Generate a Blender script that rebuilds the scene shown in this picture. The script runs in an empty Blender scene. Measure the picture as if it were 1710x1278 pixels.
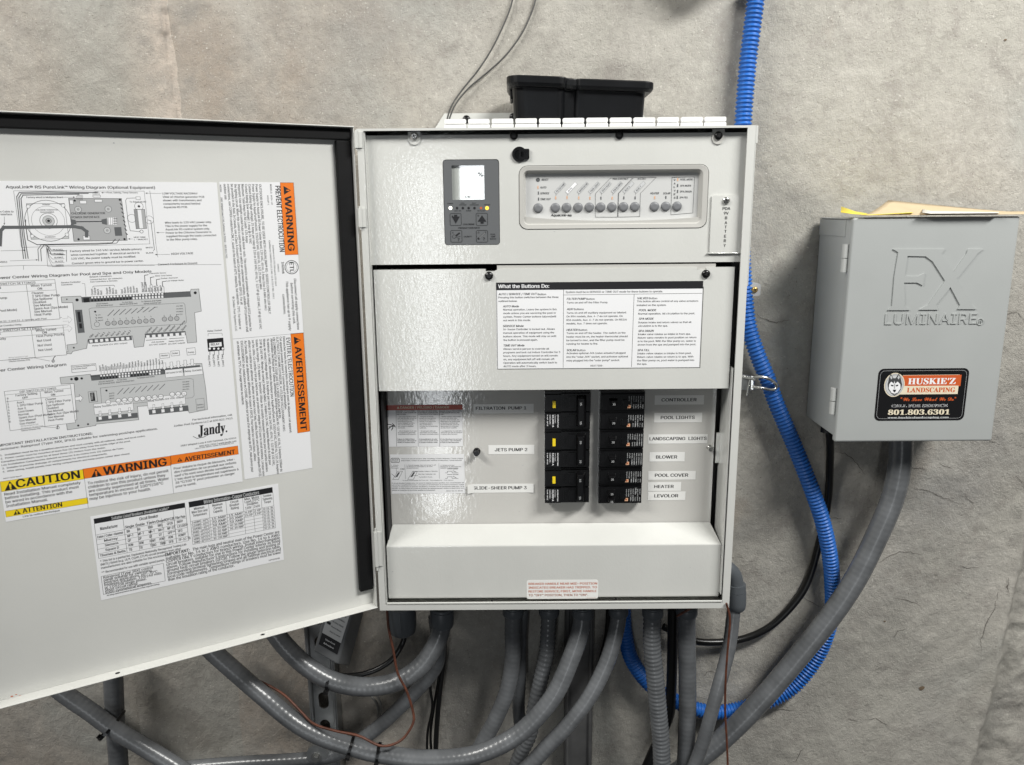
import bpy, bmesh, math, random
import numpy as np
from mathutils import Vector, Matrix
from mathutils.geometry import tessellate_polygon, delaunay_2d_cdt
random.seed(7)
R = math.radians
sc = bpy.context.scene
C = sc.collection
# ---------------------------------------------------------------- camera
CAM = (-0.0541, -1.187, 0.5624); PITCH, YAW, ROLL = 0.2180, 0.0036, -0.0086
FPX, PW, PH = 1320.0, 1710.0, 1278.0
def cam_axes():
    cp, sp = math.cos(PITCH), math.sin(PITCH)
    cy, sy = math.cos(YAW), math.sin(YAW)
    Z = Matrix(((cy, -sy, 0), (sy, cy, 0), (0, 0, 1)))
    f = Z @ Vector((0, cp, -sp)); u = Z @ Vector((0, sp, cp)); r = Z @ Vector((1, 0, 0))
    cr, sr = math.cos(ROLL), math.sin(ROLL)
    return cr * r + sr * u, -sr * r + cr * u, f
CR, CU, CF = cam_axes()
cd = bpy.data.cameras.new('camera'); co = bpy.data.objects.new('camera', cd); C.objects.link(co)
m = Matrix((CR, CU, -CF)).transposed().to_4x4(); m.translation = Vector(CAM); co.matrix_world = m
cd.sensor_width = 36; cd.lens = 36 * FPX / PW; cd.clip_end = 50; cd.clip_start = 0.02
sc.camera = co
# ---------------------------------------------------------------- world and lamps
w = bpy.data.worlds.new('World'); sc.world = w; w.use_nodes = True
w.node_tree.nodes['Background'].inputs[0].default_value = (0.93, 0.96, 1.0, 1)
w.node_tree.nodes['Background'].inputs[1].default_value = 0.04
def area(name, loc, target, sx, sy, power, col):
    l = bpy.data.lights.new(name, 'AREA'); l.shape = 'RECTANGLE'; l.size = sx; l.size_y = sy
    l.energy = power; l.color = col
    o = bpy.data.objects.new(name, l); C.objects.link(o); o.location = loc
    o.rotation_euler = (Vector(target) - Vector(loc)).to_track_quat('-Z', 'Y').to_euler(); return o
area('lamp_right', (1.15, -1.20, 1.85), (0.2, 0, 0.2), 1.0, 0.25, 44, (1.0, 0.99, 0.955))
area('lamp_left', (-1.65, -1.30, 1.90), (-0.4, 0, 0.1), 1.1, 0.25, 36, (1.0, 0.98, 0.935))
area('doorway_light', (-0.56, -4.0, -0.3), (-0.56, 0, -0.3), 0.19, 2.3, 8.5, (0.93, 0.97, 1.0))
sc.view_settings.view_transform = 'Standard'; sc.view_settings.look = 'None'
sc.view_settings.exposure = 0.46; sc.view_settings.gamma = 1
# ---------------------------------------------------------------- materials
def mat(name, col, rough=0.5, metal=0.0, bumps=(), var=None, coat=0.0, spec=0.5, emit=None, alpha=None, stretch=(1, 1, 1)):
    M = bpy.data.materials.new(name); M.use_nodes = True
    nt = M.node_tree; N = nt.nodes; b = N['Principled BSDF']
    b.inputs['Base Color'].default_value = (*col, 1); b.inputs['Roughness'].default_value = rough
    b.inputs['Metallic'].default_value = metal; b.inputs['Coat Weight'].default_value = coat
    b.inputs['Specular IOR Level'].default_value = spec
    if emit: b.inputs['Emission Color'].default_value = (*emit[0], 1); b.inputs['Emission Strength'].default_value = emit[1]
    tc = N.new('ShaderNodeTexCoord'); mp = N.new('ShaderNodeMapping'); mp.inputs['Scale'].default_value = stretch
    nt.links.new(tc.outputs['Object'], mp.inputs['Vector'])
    if var:
        n = N.new('ShaderNodeTexNoise'); n.inputs['Scale'].default_value = var[0]; n.inputs['Detail'].default_value = 6
        nt.links.new(mp.outputs[0], n.inputs['Vector'])
        r = N.new('ShaderNodeMapRange'); r.inputs[1].default_value = 0.3; r.inputs[2].default_value = 0.7
        r.inputs[3].default_value = 1 - var[1]; r.inputs[4].default_value = 1 + var[1]
        nt.links.new(n.outputs['Fac'], r.inputs[0])
        x = N.new('ShaderNodeVectorMath'); x.operation = 'SCALE'; x.inputs[0].default_value = col
        nt.links.new(r.outputs[0], x.inputs['Scale']); nt.links.new(x.outputs[0], b.inputs['Base Color'])
    prev = None
    for sca, st, dist in bumps:
        n = N.new('ShaderNodeTexNoise'); n.inputs['Scale'].default_value = sca; n.inputs['Detail'].default_value = 3
        nt.links.new(mp.outputs[0], n.inputs['Vector'])
        bp = N.new('ShaderNodeBump'); bp.inputs['Strength'].default_value = st; bp.inputs['Distance'].default_value = dist
        nt.links.new(n.outputs['Fac'], bp.inputs['Height'])
        if prev: nt.links.new(prev.outputs[0], bp.inputs['Normal'])
        prev = bp
    if prev: nt.links.new(prev.outputs[0], b.inputs['Normal']); nt.links.new(prev.outputs[0], b.inputs['Coat Normal'])
    return M
PAINT = mat('white_powder_coat', (0.595, 0.60, 0.575), 0.11, bumps=((170, 0.13, 0.0012), (420, 0.25, 0.0004)), var=(11, 0.035), coat=0.5, stretch=(1.0, 1, 0.55))
PAINT2 = mat('white_door_paint', (0.61, 0.612, 0.585), 0.42, bumps=((220, 0.12, 0.0006),), var=(7, 0.04))
INNER = mat('inner_white_coat', (0.58, 0.572, 0.545), 0.10, bumps=((200, 0.10, 0.0012),), var=(14, 0.02), coat=0.5, stretch=(1, 1, 0.5))
GREYB = mat('grey_cabinet_paint', (0.36, 0.375, 0.37), 0.42, bumps=((500, 0.15, 0.0004),), var=(12, 0.03))
PVC = mat('grey_conduit_plastic', (0.128, 0.134, 0.141), 0.27, bumps=((35, 0.1, 0.001), (300, 0.12, 0.0005)), var=(28, 0.24), spec=0.6)
PVCF = mat('grey_fitting_plastic', (0.095, 0.105, 0.115), 0.38, bumps=((250, 0.2, 0.0004),), var=(30, 0.08))
BLUE = mat('blue_corrugated_plastic', (0.016, 0.125, 0.46), 0.42, var=(40, 0.12), spec=0.5)
BLACK = mat('black_plastic', (0.0035, 0.0035, 0.004), 0.28, spec=0.45, bumps=((200, 0.1, 0.0004),), var=(40, 0.2))
TRAYM = mat('black_tray_plastic', (0.005, 0.0055, 0.0065), 0.36, bumps=((90, 0.15, 0.0006),), var=(25, 0.3), spec=0.3)
CABLE = mat('black_cable_rubber', (0.006, 0.006, 0.006), 0.3, bumps=((150, 0.15, 0.0006),))
RUBBER = mat('black_foam_gasket', (0.006, 0.006, 0.0065), 0.7, spec=0.2, bumps=((120, 0.2, 0.0006), (1500, .3, .0003)), var=(60, 0.15), stretch=(.3, 1, 1))
STEEL = mat('galvanised_steel', (0.42, 0.43, 0.43), 0.38, metal=0.85, bumps=((80, 0.15, 0.0006),), var=(40, 0.15))
ZINC = mat('bright_zinc', (0.62, 0.62, 0.60), 0.24, metal=0.95, bumps=((60, 0.2, 0.0006),), var=(60, 0.15))
BRASS = mat('yellow_zinc', (0.60, 0.42, 0.16), 0.35, metal=0.8)
COPPER = mat('brown_wire_jacket', (0.105, 0.036, 0.020), 0.5, bumps=((300, 0.3, 0.0005),), var=(90, 0.4))
WIREG = mat('grey_wire_jacket', (0.075, 0.075, 0.072), 0.5, var=(60, 0.2))
WIREW = mat('pale_wire_jacket', (0.24, 0.235, 0.22), 0.5, var=(60, 0.15))
PLASTW = mat('white_plastic', (0.78, 0.78, 0.77), 0.35, bumps=((120, 0.15, 0.0005),), var=(60, 0.03))
BEZEL = mat('light_grey_bezel', (0.47, 0.465, 0.44), 0.38, bumps=((700, 0.12, 0.0003),))
FACE = mat('pale_overlay', (0.56, 0.565, 0.56), 0.25, bumps=((300, .05, .0003),))
OVERLAY = mat('dark_grey_overlay', (0.115, 0.12, 0.125), 0.33, bumps=((600, .12, .0003),))
BUTTON = mat('grey_button', (0.17, 0.175, 0.185), 0.42)
GLASS = mat('display_glass', (0.40, 0.42, 0.40), 0.03, spec=1.0, coat=1.0)
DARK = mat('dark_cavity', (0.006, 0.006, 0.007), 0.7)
MANILA = mat('manila_paper', (0.56, 0.45, 0.29), 0.7, bumps=((150, .1, .0006),), var=(30, .05))
PAPERW = mat('white_paper', (0.70, 0.67, 0.60), 0.7, var=(30, .03))
YPAPER = mat('yellow_paper', (0.78, 0.63, 0.07), 0.6)
# print inks and label stocks share one slot list
P_ = [mat('label_vinyl', (0.80, 0.805, 0.82), 0.38, bumps=((60, .05, .001),)), mat('black_ink', (0.012, 0.012, 0.014), 0.45),
      mat('orange_ink', (0.80, 0.19, 0.015), 0.42), mat('yellow_ink', (0.84, 0.62, 0.015), 0.42), mat('grey_ink', (0.11, 0.115, 0.12), 0.45),
      mat('light_grey_ink', (0.53, 0.54, 0.545), 0.45), mat('red_ink', (0.42, 0.045, 0.02), 0.4), mat('brown_ink', (0.48, 0.11, 0.04), 0.5),
      mat('mid_grey_ink', (0.40, 0.405, 0.41), 0.45), mat('lettering_tape', (0.80, 0.80, 0.78), 0.28), mat('cream_ink', (0.74, 0.66, 0.50), 0.45),
      mat('rust_ink', (0.55, 0.10, 0.025), 0.42), mat('gloss_black_vinyl', (0.010, 0.010, 0.011), 0.22), mat('faded_ink', (0.055, 0.057, 0.06), 0.45),
      mat('lamp_amber', (0.8, 0.45, 0.05), 0.4, emit=((1.0, 0.52, 0.06), 1.0)), mat('lamp_white', (0.85, 0.85, 0.8), 0.4, emit=((1, 0.97, 0.85), 0.8)),
      mat('soft_orange_ink', (0.72, 0.42, 0.26), 0.5)]
WHT, BLK, ORG, YEL, GRY, LGR, RED, BRN, MGR, TAPE, CRM, RST, GBK, FAD, AMB, LWH, SOR = range(17)
# ---------------------------------------------------------------- mesh helpers
WO = {}                                             # world origin of every parent object
class MB:
    def __init__(s): s.v = []; s.f = []; s.m = []; s.sm = []; s.k = 0
    def add(s, vs, fs, m=0, smooth=False):
        b = len(s.v); s.v += [tuple(p) for p in vs]
        for f in fs: s.f.append([b + i for i in f]); s.m.append(m); s.sm.append(smooth)
    def eps(s): s.k += 1; return (s.k % 12) * 1.0e-6
    def box(s, x0, x1, y0, y1, z0, z1, m=0):
        s.hexa([(x0, y0, z0), (x1, y0, z0), (x1, y0, z1), (x0, y0, z1)], [(x0, y1, z0), (x1, y1, z0), (x1, y1, z1), (x0, y1, z1)], m)
    def hexa(s, F, B, m=0):                         # front quad, back quad in the same order
        s.add(list(F) + list(B), [(0, 1, 2, 3), (7, 6, 5, 4), (0, 4, 5, 1), (1, 5, 6, 2), (2, 6, 7, 3), (3, 7, 4, 0)], m)
    def tube(s, P, r, n=16, m=0, cap=True, smooth=True):
        P = [Vector(p) for p in P]; k = len(P); rr = r if hasattr(r, '__len__') else [r] * k
        T = [(P[min(i + 1, k - 1)] - P[max(i - 1, 0)]).normalized() for i in range(k)]
        a = T[0].orthogonal().normalized(); vs = []
        for i in range(k):
            a = (a - T[i] * a.dot(T[i])).normalized(); b = T[i].cross(a)
            for j in range(n):
                t = 2 * math.pi * j / n; vs.append(P[i] + (a * math.cos(t) + b * math.sin(t)) * rr[i])
        fs = [(i * n + j, i * n + (j + 1) % n, (i + 1) * n + (j + 1) % n, (i + 1) * n + j) for i in range(k - 1) for j in range(n)]
        s.add(vs, fs, m, smooth)
        if cap: s.add(vs[:n], [tuple(reversed(range(n)))], m); s.add(vs[-n:], [tuple(range(n))], m)
    def plate(s, pl, outer, holes=(), c0=0.0, c1=0.001, m=0, back=False):   # outline in plane coords, c0 back, c1 front
        loops = [list(outer)] + [list(h) for h in holes]
        tri = tessellate_polygon([[Vector((a, b, 0)) for a, b in l] for l in loops]); pts = [p for l in loops for p in l]
        vs = [pl.W(a, b, c1) for a, b in pts]
        def ori(t):
            (ax, ay), (bx, by), (cx, cy) = [pts[i] for i in t]
            return t if (bx - ax) * (cy - ay) - (by - ay) * (cx - ax) > 0 else (t[0], t[2], t[1])
        fs = [ori(t) for t in tri]; s.add(vs, fs, m)
        if c0 != c1:
            for l in loops:
                n = len(l); ar = sum(l[i][0] * l[(i + 1) % n][1] - l[(i + 1) % n][0] * l[i][1] for i in range(n))
                fr = [pl.W(a, b, c1) for a, b in l]; bk = [pl.W(a, b, c0) for a, b in l]
                out = (l is loops[0]); q = []
                for i in range(n):
                    j = (i + 1) % n
                    q.append((i, n + i, n + j, j) if (ar > 0) == out else (j, n + j, n + i, i))
                s.add(fr + bk, q, m)
            if back: s.add([pl.W(a, b, c0) for a, b in pts], [tuple(reversed(f)) for f in fs], m)
    def build(s, name, parent=None, mats=None, origin=None, bevel=0, smooth=None, label=None, segs=2):
        po = Vector(WO.get(parent.name, (0, 0, 0))) if parent else Vector((0, 0, 0))
        og = Vector(origin) if origin is not None else (po if parent else Vector((0, 0, 0)))
        me = bpy.data.meshes.new(name)
        me.from_pydata([Vector(v) - og for v in s.v], [], s.f)
        mats = mats if mats is not None else P_
        if not isinstance(mats, (list, tuple)): mats = [mats]
        for x in mats: me.materials.append(x)
        me.polygons.foreach_set('material_index', [min(i, len(mats) - 1) for i in s.m])
        me.polygons.foreach_set('use_smooth', s.sm if smooth is None else [smooth] * len(s.f))
        me.update()
        o = bpy.data.objects.new(name, me); C.objects.link(o)
        if parent: o.parent = parent
        o.location = og - po; WO[o.name] = og
        if bevel:
            b = o.modifiers.new('bevel', 'BEVEL'); b.width = bevel; b.segments = segs; b.limit_method = 'ANGLE'; b.angle_limit = R(40)
        if label: o['label'] = label
        return o
def tag(o, label, cat, group=None, kind=None):
    if label: o['label'] = label
    if cat: o['category'] = cat
    if group: o['group'] = group
    if kind: o['kind'] = kind
    return o
def thing(name, loc, label, cat, group=None):
    o = bpy.data.objects.new(name, None); C.objects.link(o); o.location = loc; WO[o.name] = Vector(loc)
    o.empty_display_size = 0.05
    return tag(o, label, cat, group)
class Plane:
    def __init__(s, o, ex=(1, 0, 0), ez=(0, 0, 1)):
        s.o = Vector(o); s.ex = Vector(ex).normalized(); s.ez = Vector(ez).normalized(); s.n = s.ex.cross(s.ez)
    def W(s, a, b, c=0.0): return s.o + s.ex * a + s.ez * b + s.n * c
    def px(s, x, y, c=0.0):                         # where the sight line of a photo pixel meets this plane
        d = CF + CR * ((x - PW / 2) / FPX) + CU * ((PH / 2 - y) / FPX); p0 = Vector(CAM)
        t = (s.o + s.n * c - p0).dot(s.n) / d.dot(s.n); h = p0 + d * t - s.o
        return h.dot(s.ex), h.dot(s.ez)
def YP(y): return Plane((0, y, 0))
def at(x, y, Y): return YP(Y).W(*YP(Y).px(x, y))
def spline(pts, step=0.006):
    P = [Vector(p) for p in pts]; P = [2 * P[0] - P[1]] + P + [2 * P[-1] - P[-2]]; out = []
    for i in range(1, len(P) - 2):
        L = (P[i + 1] - P[i]).length; n = max(2, int(L / step))
        for k in range(n):
            t = k / n; a, b, c, d = P[i - 1:i + 3]
            out.append(0.5 * ((2 * b) + (c - a) * t + (2 * a - 5 * b + 4 * c - d) * t * t + (3 * b - a - 3 * c + d) * t ** 3))
    out.append(P[-2]); return out
def resample(P, step):
    out = [P[0]]; acc = 0.0
    for a, b in zip(P, P[1:]):
        L = (b - a).length; d = step - acc
        while d <= L: out.append(a.lerp(b, d / L)); d += step
        acc = L - (d - step)
    return out
def rrect(a0, a1, b0, b1, r, n=4):
    o = []
    for cx, cy, s in ((a1 - r, b1 - r, 0), (a0 + r, b1 - r, 90), (a0 + r, b0 + r, 180), (a1 - r, b0 + r, 270)):
        for k in range(n + 1): t = R(s + 90 * k / n); o.append((cx + r * math.cos(t), cy + r * math.sin(t)))
    return o
def circ(a, b, r, n=20): return [(a + r * math.cos(2 * math.pi * k / n), b + r * math.sin(2 * math.pi * k / n)) for k in range(n)]
# ---------------------------------------------------------------- lettering
def lay(c): return 0.0003 + (c - 0.0003) * 0.15      # print layers lie hundredths of a millimetre apart
_tc = {}
try: SANS = bpy.data.fonts.load(bpy.utils.system_resource('DATAFILES', path='fonts') + '/Inter.woff2')   # the interface font that ships with Blender
except Exception: SANS = None
def contours(body, res, font):
    c = bpy.data.curves.new('t', 'FONT'); c.body = body; c.resolution_u = res; c.fill_mode = 'NONE'; c.extrude = 0.5   # bare walls give the outlines
    if font: c.font = font
    o = bpy.data.objects.new('t', c); me = o.to_mesh(); q = 1.345 if font else 1.0; P, E_ = [], set()
    if me:
        P = [Vector((v.co.x * q, v.co.y * q)) for v in me.vertices if v.index % 2]
        E_ = {(min(e.vertices) // 2, max(e.vertices) // 2) for e in me.edges if e.vertices[0] % 2 and e.vertices[1] % 2}
    o.to_mesh_clear(); bpy.data.objects.remove(o); bpy.data.curves.remove(c); loops, cur = [], [0] if P else []
    for k in range(1, len(P)):
        if (k - 1, k) in E_: cur.append(k)
        else: loops.append(cur); cur = [k]
    if cur: loops.append(cur)
    return P, loops
def one(ch, fine):
    """one character, filled by the non-zero winding rule because its outlines may overlap"""
    k = (ch, fine)
    if k in _tc: return _tc[k]
    f = SANS if ord(ch) < 0x3000 else None; P, loops = contours(ch, 3 if fine else 2, f); vs, fs = [], []
    if P:
        ed = [(l[i], l[(i + 1) % len(l)]) for l in loops for i in range(len(l))]
        V, _, F, *_r = delaunay_2d_cdt(P, ed, [], 0, 1e-5); vs = [(v.x, v.y, 0.0) for v in V]
        for t in F:
            x = sum(V[i].x for i in t) / len(t); y = sum(V[i].y for i in t) / len(t); wn = 0
            for a, b in ed:
                A, B = P[a], P[b]
                if (A.y <= y) != (B.y <= y) and A.x + (y - A.y) / (B.y - A.y) * (B.x - A.x) > x: wn += 1 if B.y > A.y else -1
            if wn: fs.append(tuple(t))
    bar = max(p.x for p in contours('I', 1, f)[0]); adv = max(p.x for p in contours(ch + 'I', 1, f)[0]) - bar
    _tc[k] = (vs, fs, adv); return _tc[k]
def glyphs(s, bold, res):
    vs, fs, x = [], [], 0.0
    for ch in s:
        v, f, adv = one(ch, res > 1); b = len(vs); vs += [(p[0] + x, p[1], p[2]) for p in v]; fs += [tuple(b + i for i in q) for q in f]; x += adv
    xs = [v[0] for v in vs] or [0, 1]; return vs, fs, min(xs), max(xs)
def put(mb, pl, s, a, b, size, sx=None, width=None, m=BLK, bold=0.0, sh=0.0, rot=0.0, c=0.0007, res=1, anchor='l'):
    if not s.strip(): return
    vs, fs, x0, x1 = glyphs(s, 0, res)
    if width: sx = width / max(x1 - x0, 1e-6)
    elif sx is None: sx = size
    W_ = (x1 - x0) * sx; off = {'l': 0, 'c': -W_ / 2, 'r': -W_}[anchor]
    cr, sr = math.cos(rot), math.sin(rot); k = max(bold, .021); c = lay(c)    # heavier strokes: overlaid copies a hair apart
    for dx, dy in (((-k, 0), (k, 0)) if k < .025 else ((-k, -.3 * k), (0, .3 * k), (k, 0))):
        c += mb.eps(); out = []
        for x, y, z in vs:
            X = (x - x0 + dx) * sx + off + sh * y * size; Y = (y + dy) * size
            out.append(pl.W(a + X * cr - Y * sr, b + X * sr + Y * cr, c))
        mb.add(out, fs, m)
ident = lambda x, y: (x, y)
def zoomer(sx, ox, oy): return lambda x, y: (x / sx + ox, y / sx + oy)
def T(mb, pl, s, x, y, h, x2=None, m=BLK, bold=0.0, sh=0.0, rot=0, Z=ident, c=0.0007, res=1, anchor='l'):
    """baseline start at photo position (x, y), cap height h, end x2 (y2 when the line runs downwards)"""
    X, Y = Z(x, y); a, b = pl.px(X, Y)
    if rot == 0:
        hh = abs(pl.px(*Z(x, y - h))[1] - b); wd = None if x2 is None else abs(pl.px(*Z(x2, y))[0] - a)
    else:
        hh = abs(pl.px(*Z(x + h, y))[0] - a); wd = None if x2 is None else abs(pl.px(*Z(x, x2))[1] - b)
    size = hh / 0.69
    put(mb, pl, s, a, b, size, width=wd, m=m, bold=bold, sh=sh, rot=R(rot), c=c, res=res, anchor=anchor)
def PARA(mb, pl, lines, x, y0, y1, h, x2, m=BLK, bold=0.0, sh=0.0, rot=0, Z=ident, c=0.0007, just=False, ref=None):
    """a block of lines; y0, y1 first and last baseline; x2 right end of the longest line"""
    n = len(lines)
    if rot == 0:
        a, b0 = pl.px(*Z(x, y0)); b1 = pl.px(*Z(x, y1))[1]; hh = abs(pl.px(*Z(x, y0 - h))[1] - b0); wd = abs(pl.px(*Z(x2, y0))[0] - a)
    else:                                           # x = first baseline, y1 = last baseline x, y0 = top y, x2 = bottom y
        a0, b = pl.px(*Z(x, y0)); a1 = pl.px(*Z(y1, y0))[0]; hh = abs(pl.px(*Z(x + h, y0))[0] - a0); wd = abs(pl.px(*Z(x, x2))[1] - b)
    size = hh / 0.69; longest = max(glyphs(s, 0, 1)[3] - glyphs(s, 0, 1)[2] for s in lines if s.strip()); sx = wd / longest
    for i, s in enumerate(lines):
        if not s.strip(): continue
        t = i / (n - 1) if n > 1 else 0
        j = just and len(s) > 0.75 * max(map(len, lines))
        if rot == 0: put(mb, pl, s, a, b0 + (b1 - b0) * t, size, sx=sx, width=wd if j else None, m=m, bold=bold, sh=sh, c=c)
        else: put(mb, pl, s, a0 + (a1 - a0) * t, b, size, sx=sx, width=wd if j else None, m=m, bold=bold, sh=sh, rot=R(rot), c=c)
def POLY(mb, pl, pts, m=BLK, Z=ident, c=0.0004, ax=False):
    q = [pl.px(*Z(*p)) for p in pts]
    mb.plate(pl, q, (), 0, 0, m) if False else None
    tri = tessellate_polygon([[Vector((a, b, 0)) for a, b in q]]); cc = lay(c) + mb.eps()
    def ori(t):
        (ax_, ay), (bx, by), (cx, cy) = [q[i] for i in t]
        return t if (bx - ax_) * (cy - ay) - (by - ay) * (cx - ax_) > 0 else (t[0], t[2], t[1])
    mb.add([pl.W(a, b, cc) for a, b in q], [ori(t) for t in tri], m)
def RECT(mb, pl, x0, y0, x1, y1, m=BLK, Z=ident, c=0.0004):      # opposite corners on the photo, square to the plane
    a0, b0 = pl.px(*Z(x0, y0)); a1, b1 = pl.px(*Z(x1, y1)); cc = lay(c) + mb.eps()
    a0, a1 = min(a0, a1), max(a0, a1); b0, b1 = min(b0, b1), max(b0, b1)
    mb.add([pl.W(a0, b0, cc), pl.W(a1, b0, cc), pl.W(a1, b1, cc), pl.W(a0, b1, cc)], [(0, 1, 2, 3)], m)
    return a0, a1, b0, b1
def LINE(mb, pl, pts, wd=1.0, m=BLK, Z=ident, c=0.0006, raw=False, closed=False):
    q = list(pts) if raw else [pl.px(*Z(*p)) for p in pts]
    if closed: q = q + [q[0]]
    w2 = wd * 0.00040
    for (a, b), (d, e) in zip(q, q[1:]):
        L = math.hypot(d - a, e - b) or 1e-9; nx, ny = -(e - b) / L * w2, (d - a) / L * w2; cc = lay(c) + mb.eps()
        ux, uy = (d - a) / L * w2, (e - b) / L * w2
        mb.add([pl.W(a - nx - ux, b - ny - uy, cc), pl.W(d - nx + ux, e - ny + uy, cc), pl.W(d + nx + ux, e + ny + uy, cc), pl.W(a + nx - ux, b + ny - uy, cc)], [(0, 1, 2, 3)], m)
def BOXL(mb, pl, x0, y0, x1, y1, wd=1.0, m=BLK, Z=ident, c=0.0006):
    a0, b0 = pl.px(*Z(x0, y0)); a1, b1 = pl.px(*Z(x1, y1))
    LINE(mb, pl, [(a0, b0), (a1, b0), (a1, b1), (a0, b1)], wd, m, c=c, raw=True, closed=True); return a0, a1, b0, b1
def RING(mb, pl, x, y, r, wd=1.0, m=BLK, Z=ident, fill=None, c=0.0005, n=22):
    a, b = pl.px(*Z(x, y)); rr = abs(pl.px(*Z(x, y + r))[1] - b)
    if fill is not None:
        cc = lay(c) + mb.eps(); mb.add([pl.W(p, q, cc) for p, q in circ(a, b, rr, n)], [tuple(range(n))], fill)
    if wd: LINE(mb, pl, circ(a, b, rr, n), wd, m, c=c + 0.00005, raw=True, closed=True)
def screw(name, parent, pl, x, y, r, mats, c=0.0, Z=ident, label=None):
    a, b = pl.px(*Z(x, y)); mb = MB(); n = 16
    prof = [(1.0, 0.0), (1.0, 0.25), (0.86, 0.48), (0.55, 0.62)]
    rings = [[pl.W(p, q, c + h * r) for p, q in circ(a, b, r * k, n)] for k, h in prof]
    vs = [p for g in rings for p in g]
    mb.add(vs, [(i * n + j, i * n + (j + 1) % n, (i + 1) * n + (j + 1) % n, (i + 1) * n + j) for i in range(3) for j in range(n)], 0, True)
    mb.add(rings[-1], [tuple(range(n))], 0)
    for t in (0.4, 0.4 + math.pi / 2):                # the cross recess
        ca, sa = math.cos(t), math.sin(t); L, w2 = r * 0.48, r * 0.10; e = mb.eps()
        mb.add([pl.W(a + u * ca - v * sa, b + u * sa + v * ca, c + 0.64 * r + e) for u, v in ((-L, -w2), (L, -w2), (L, w2), (-L, w2))], [(0, 1, 2, 3)], 1)
    return mb.build(name, parent, mats, origin=pl.W(a, b, c), label=label)
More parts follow.
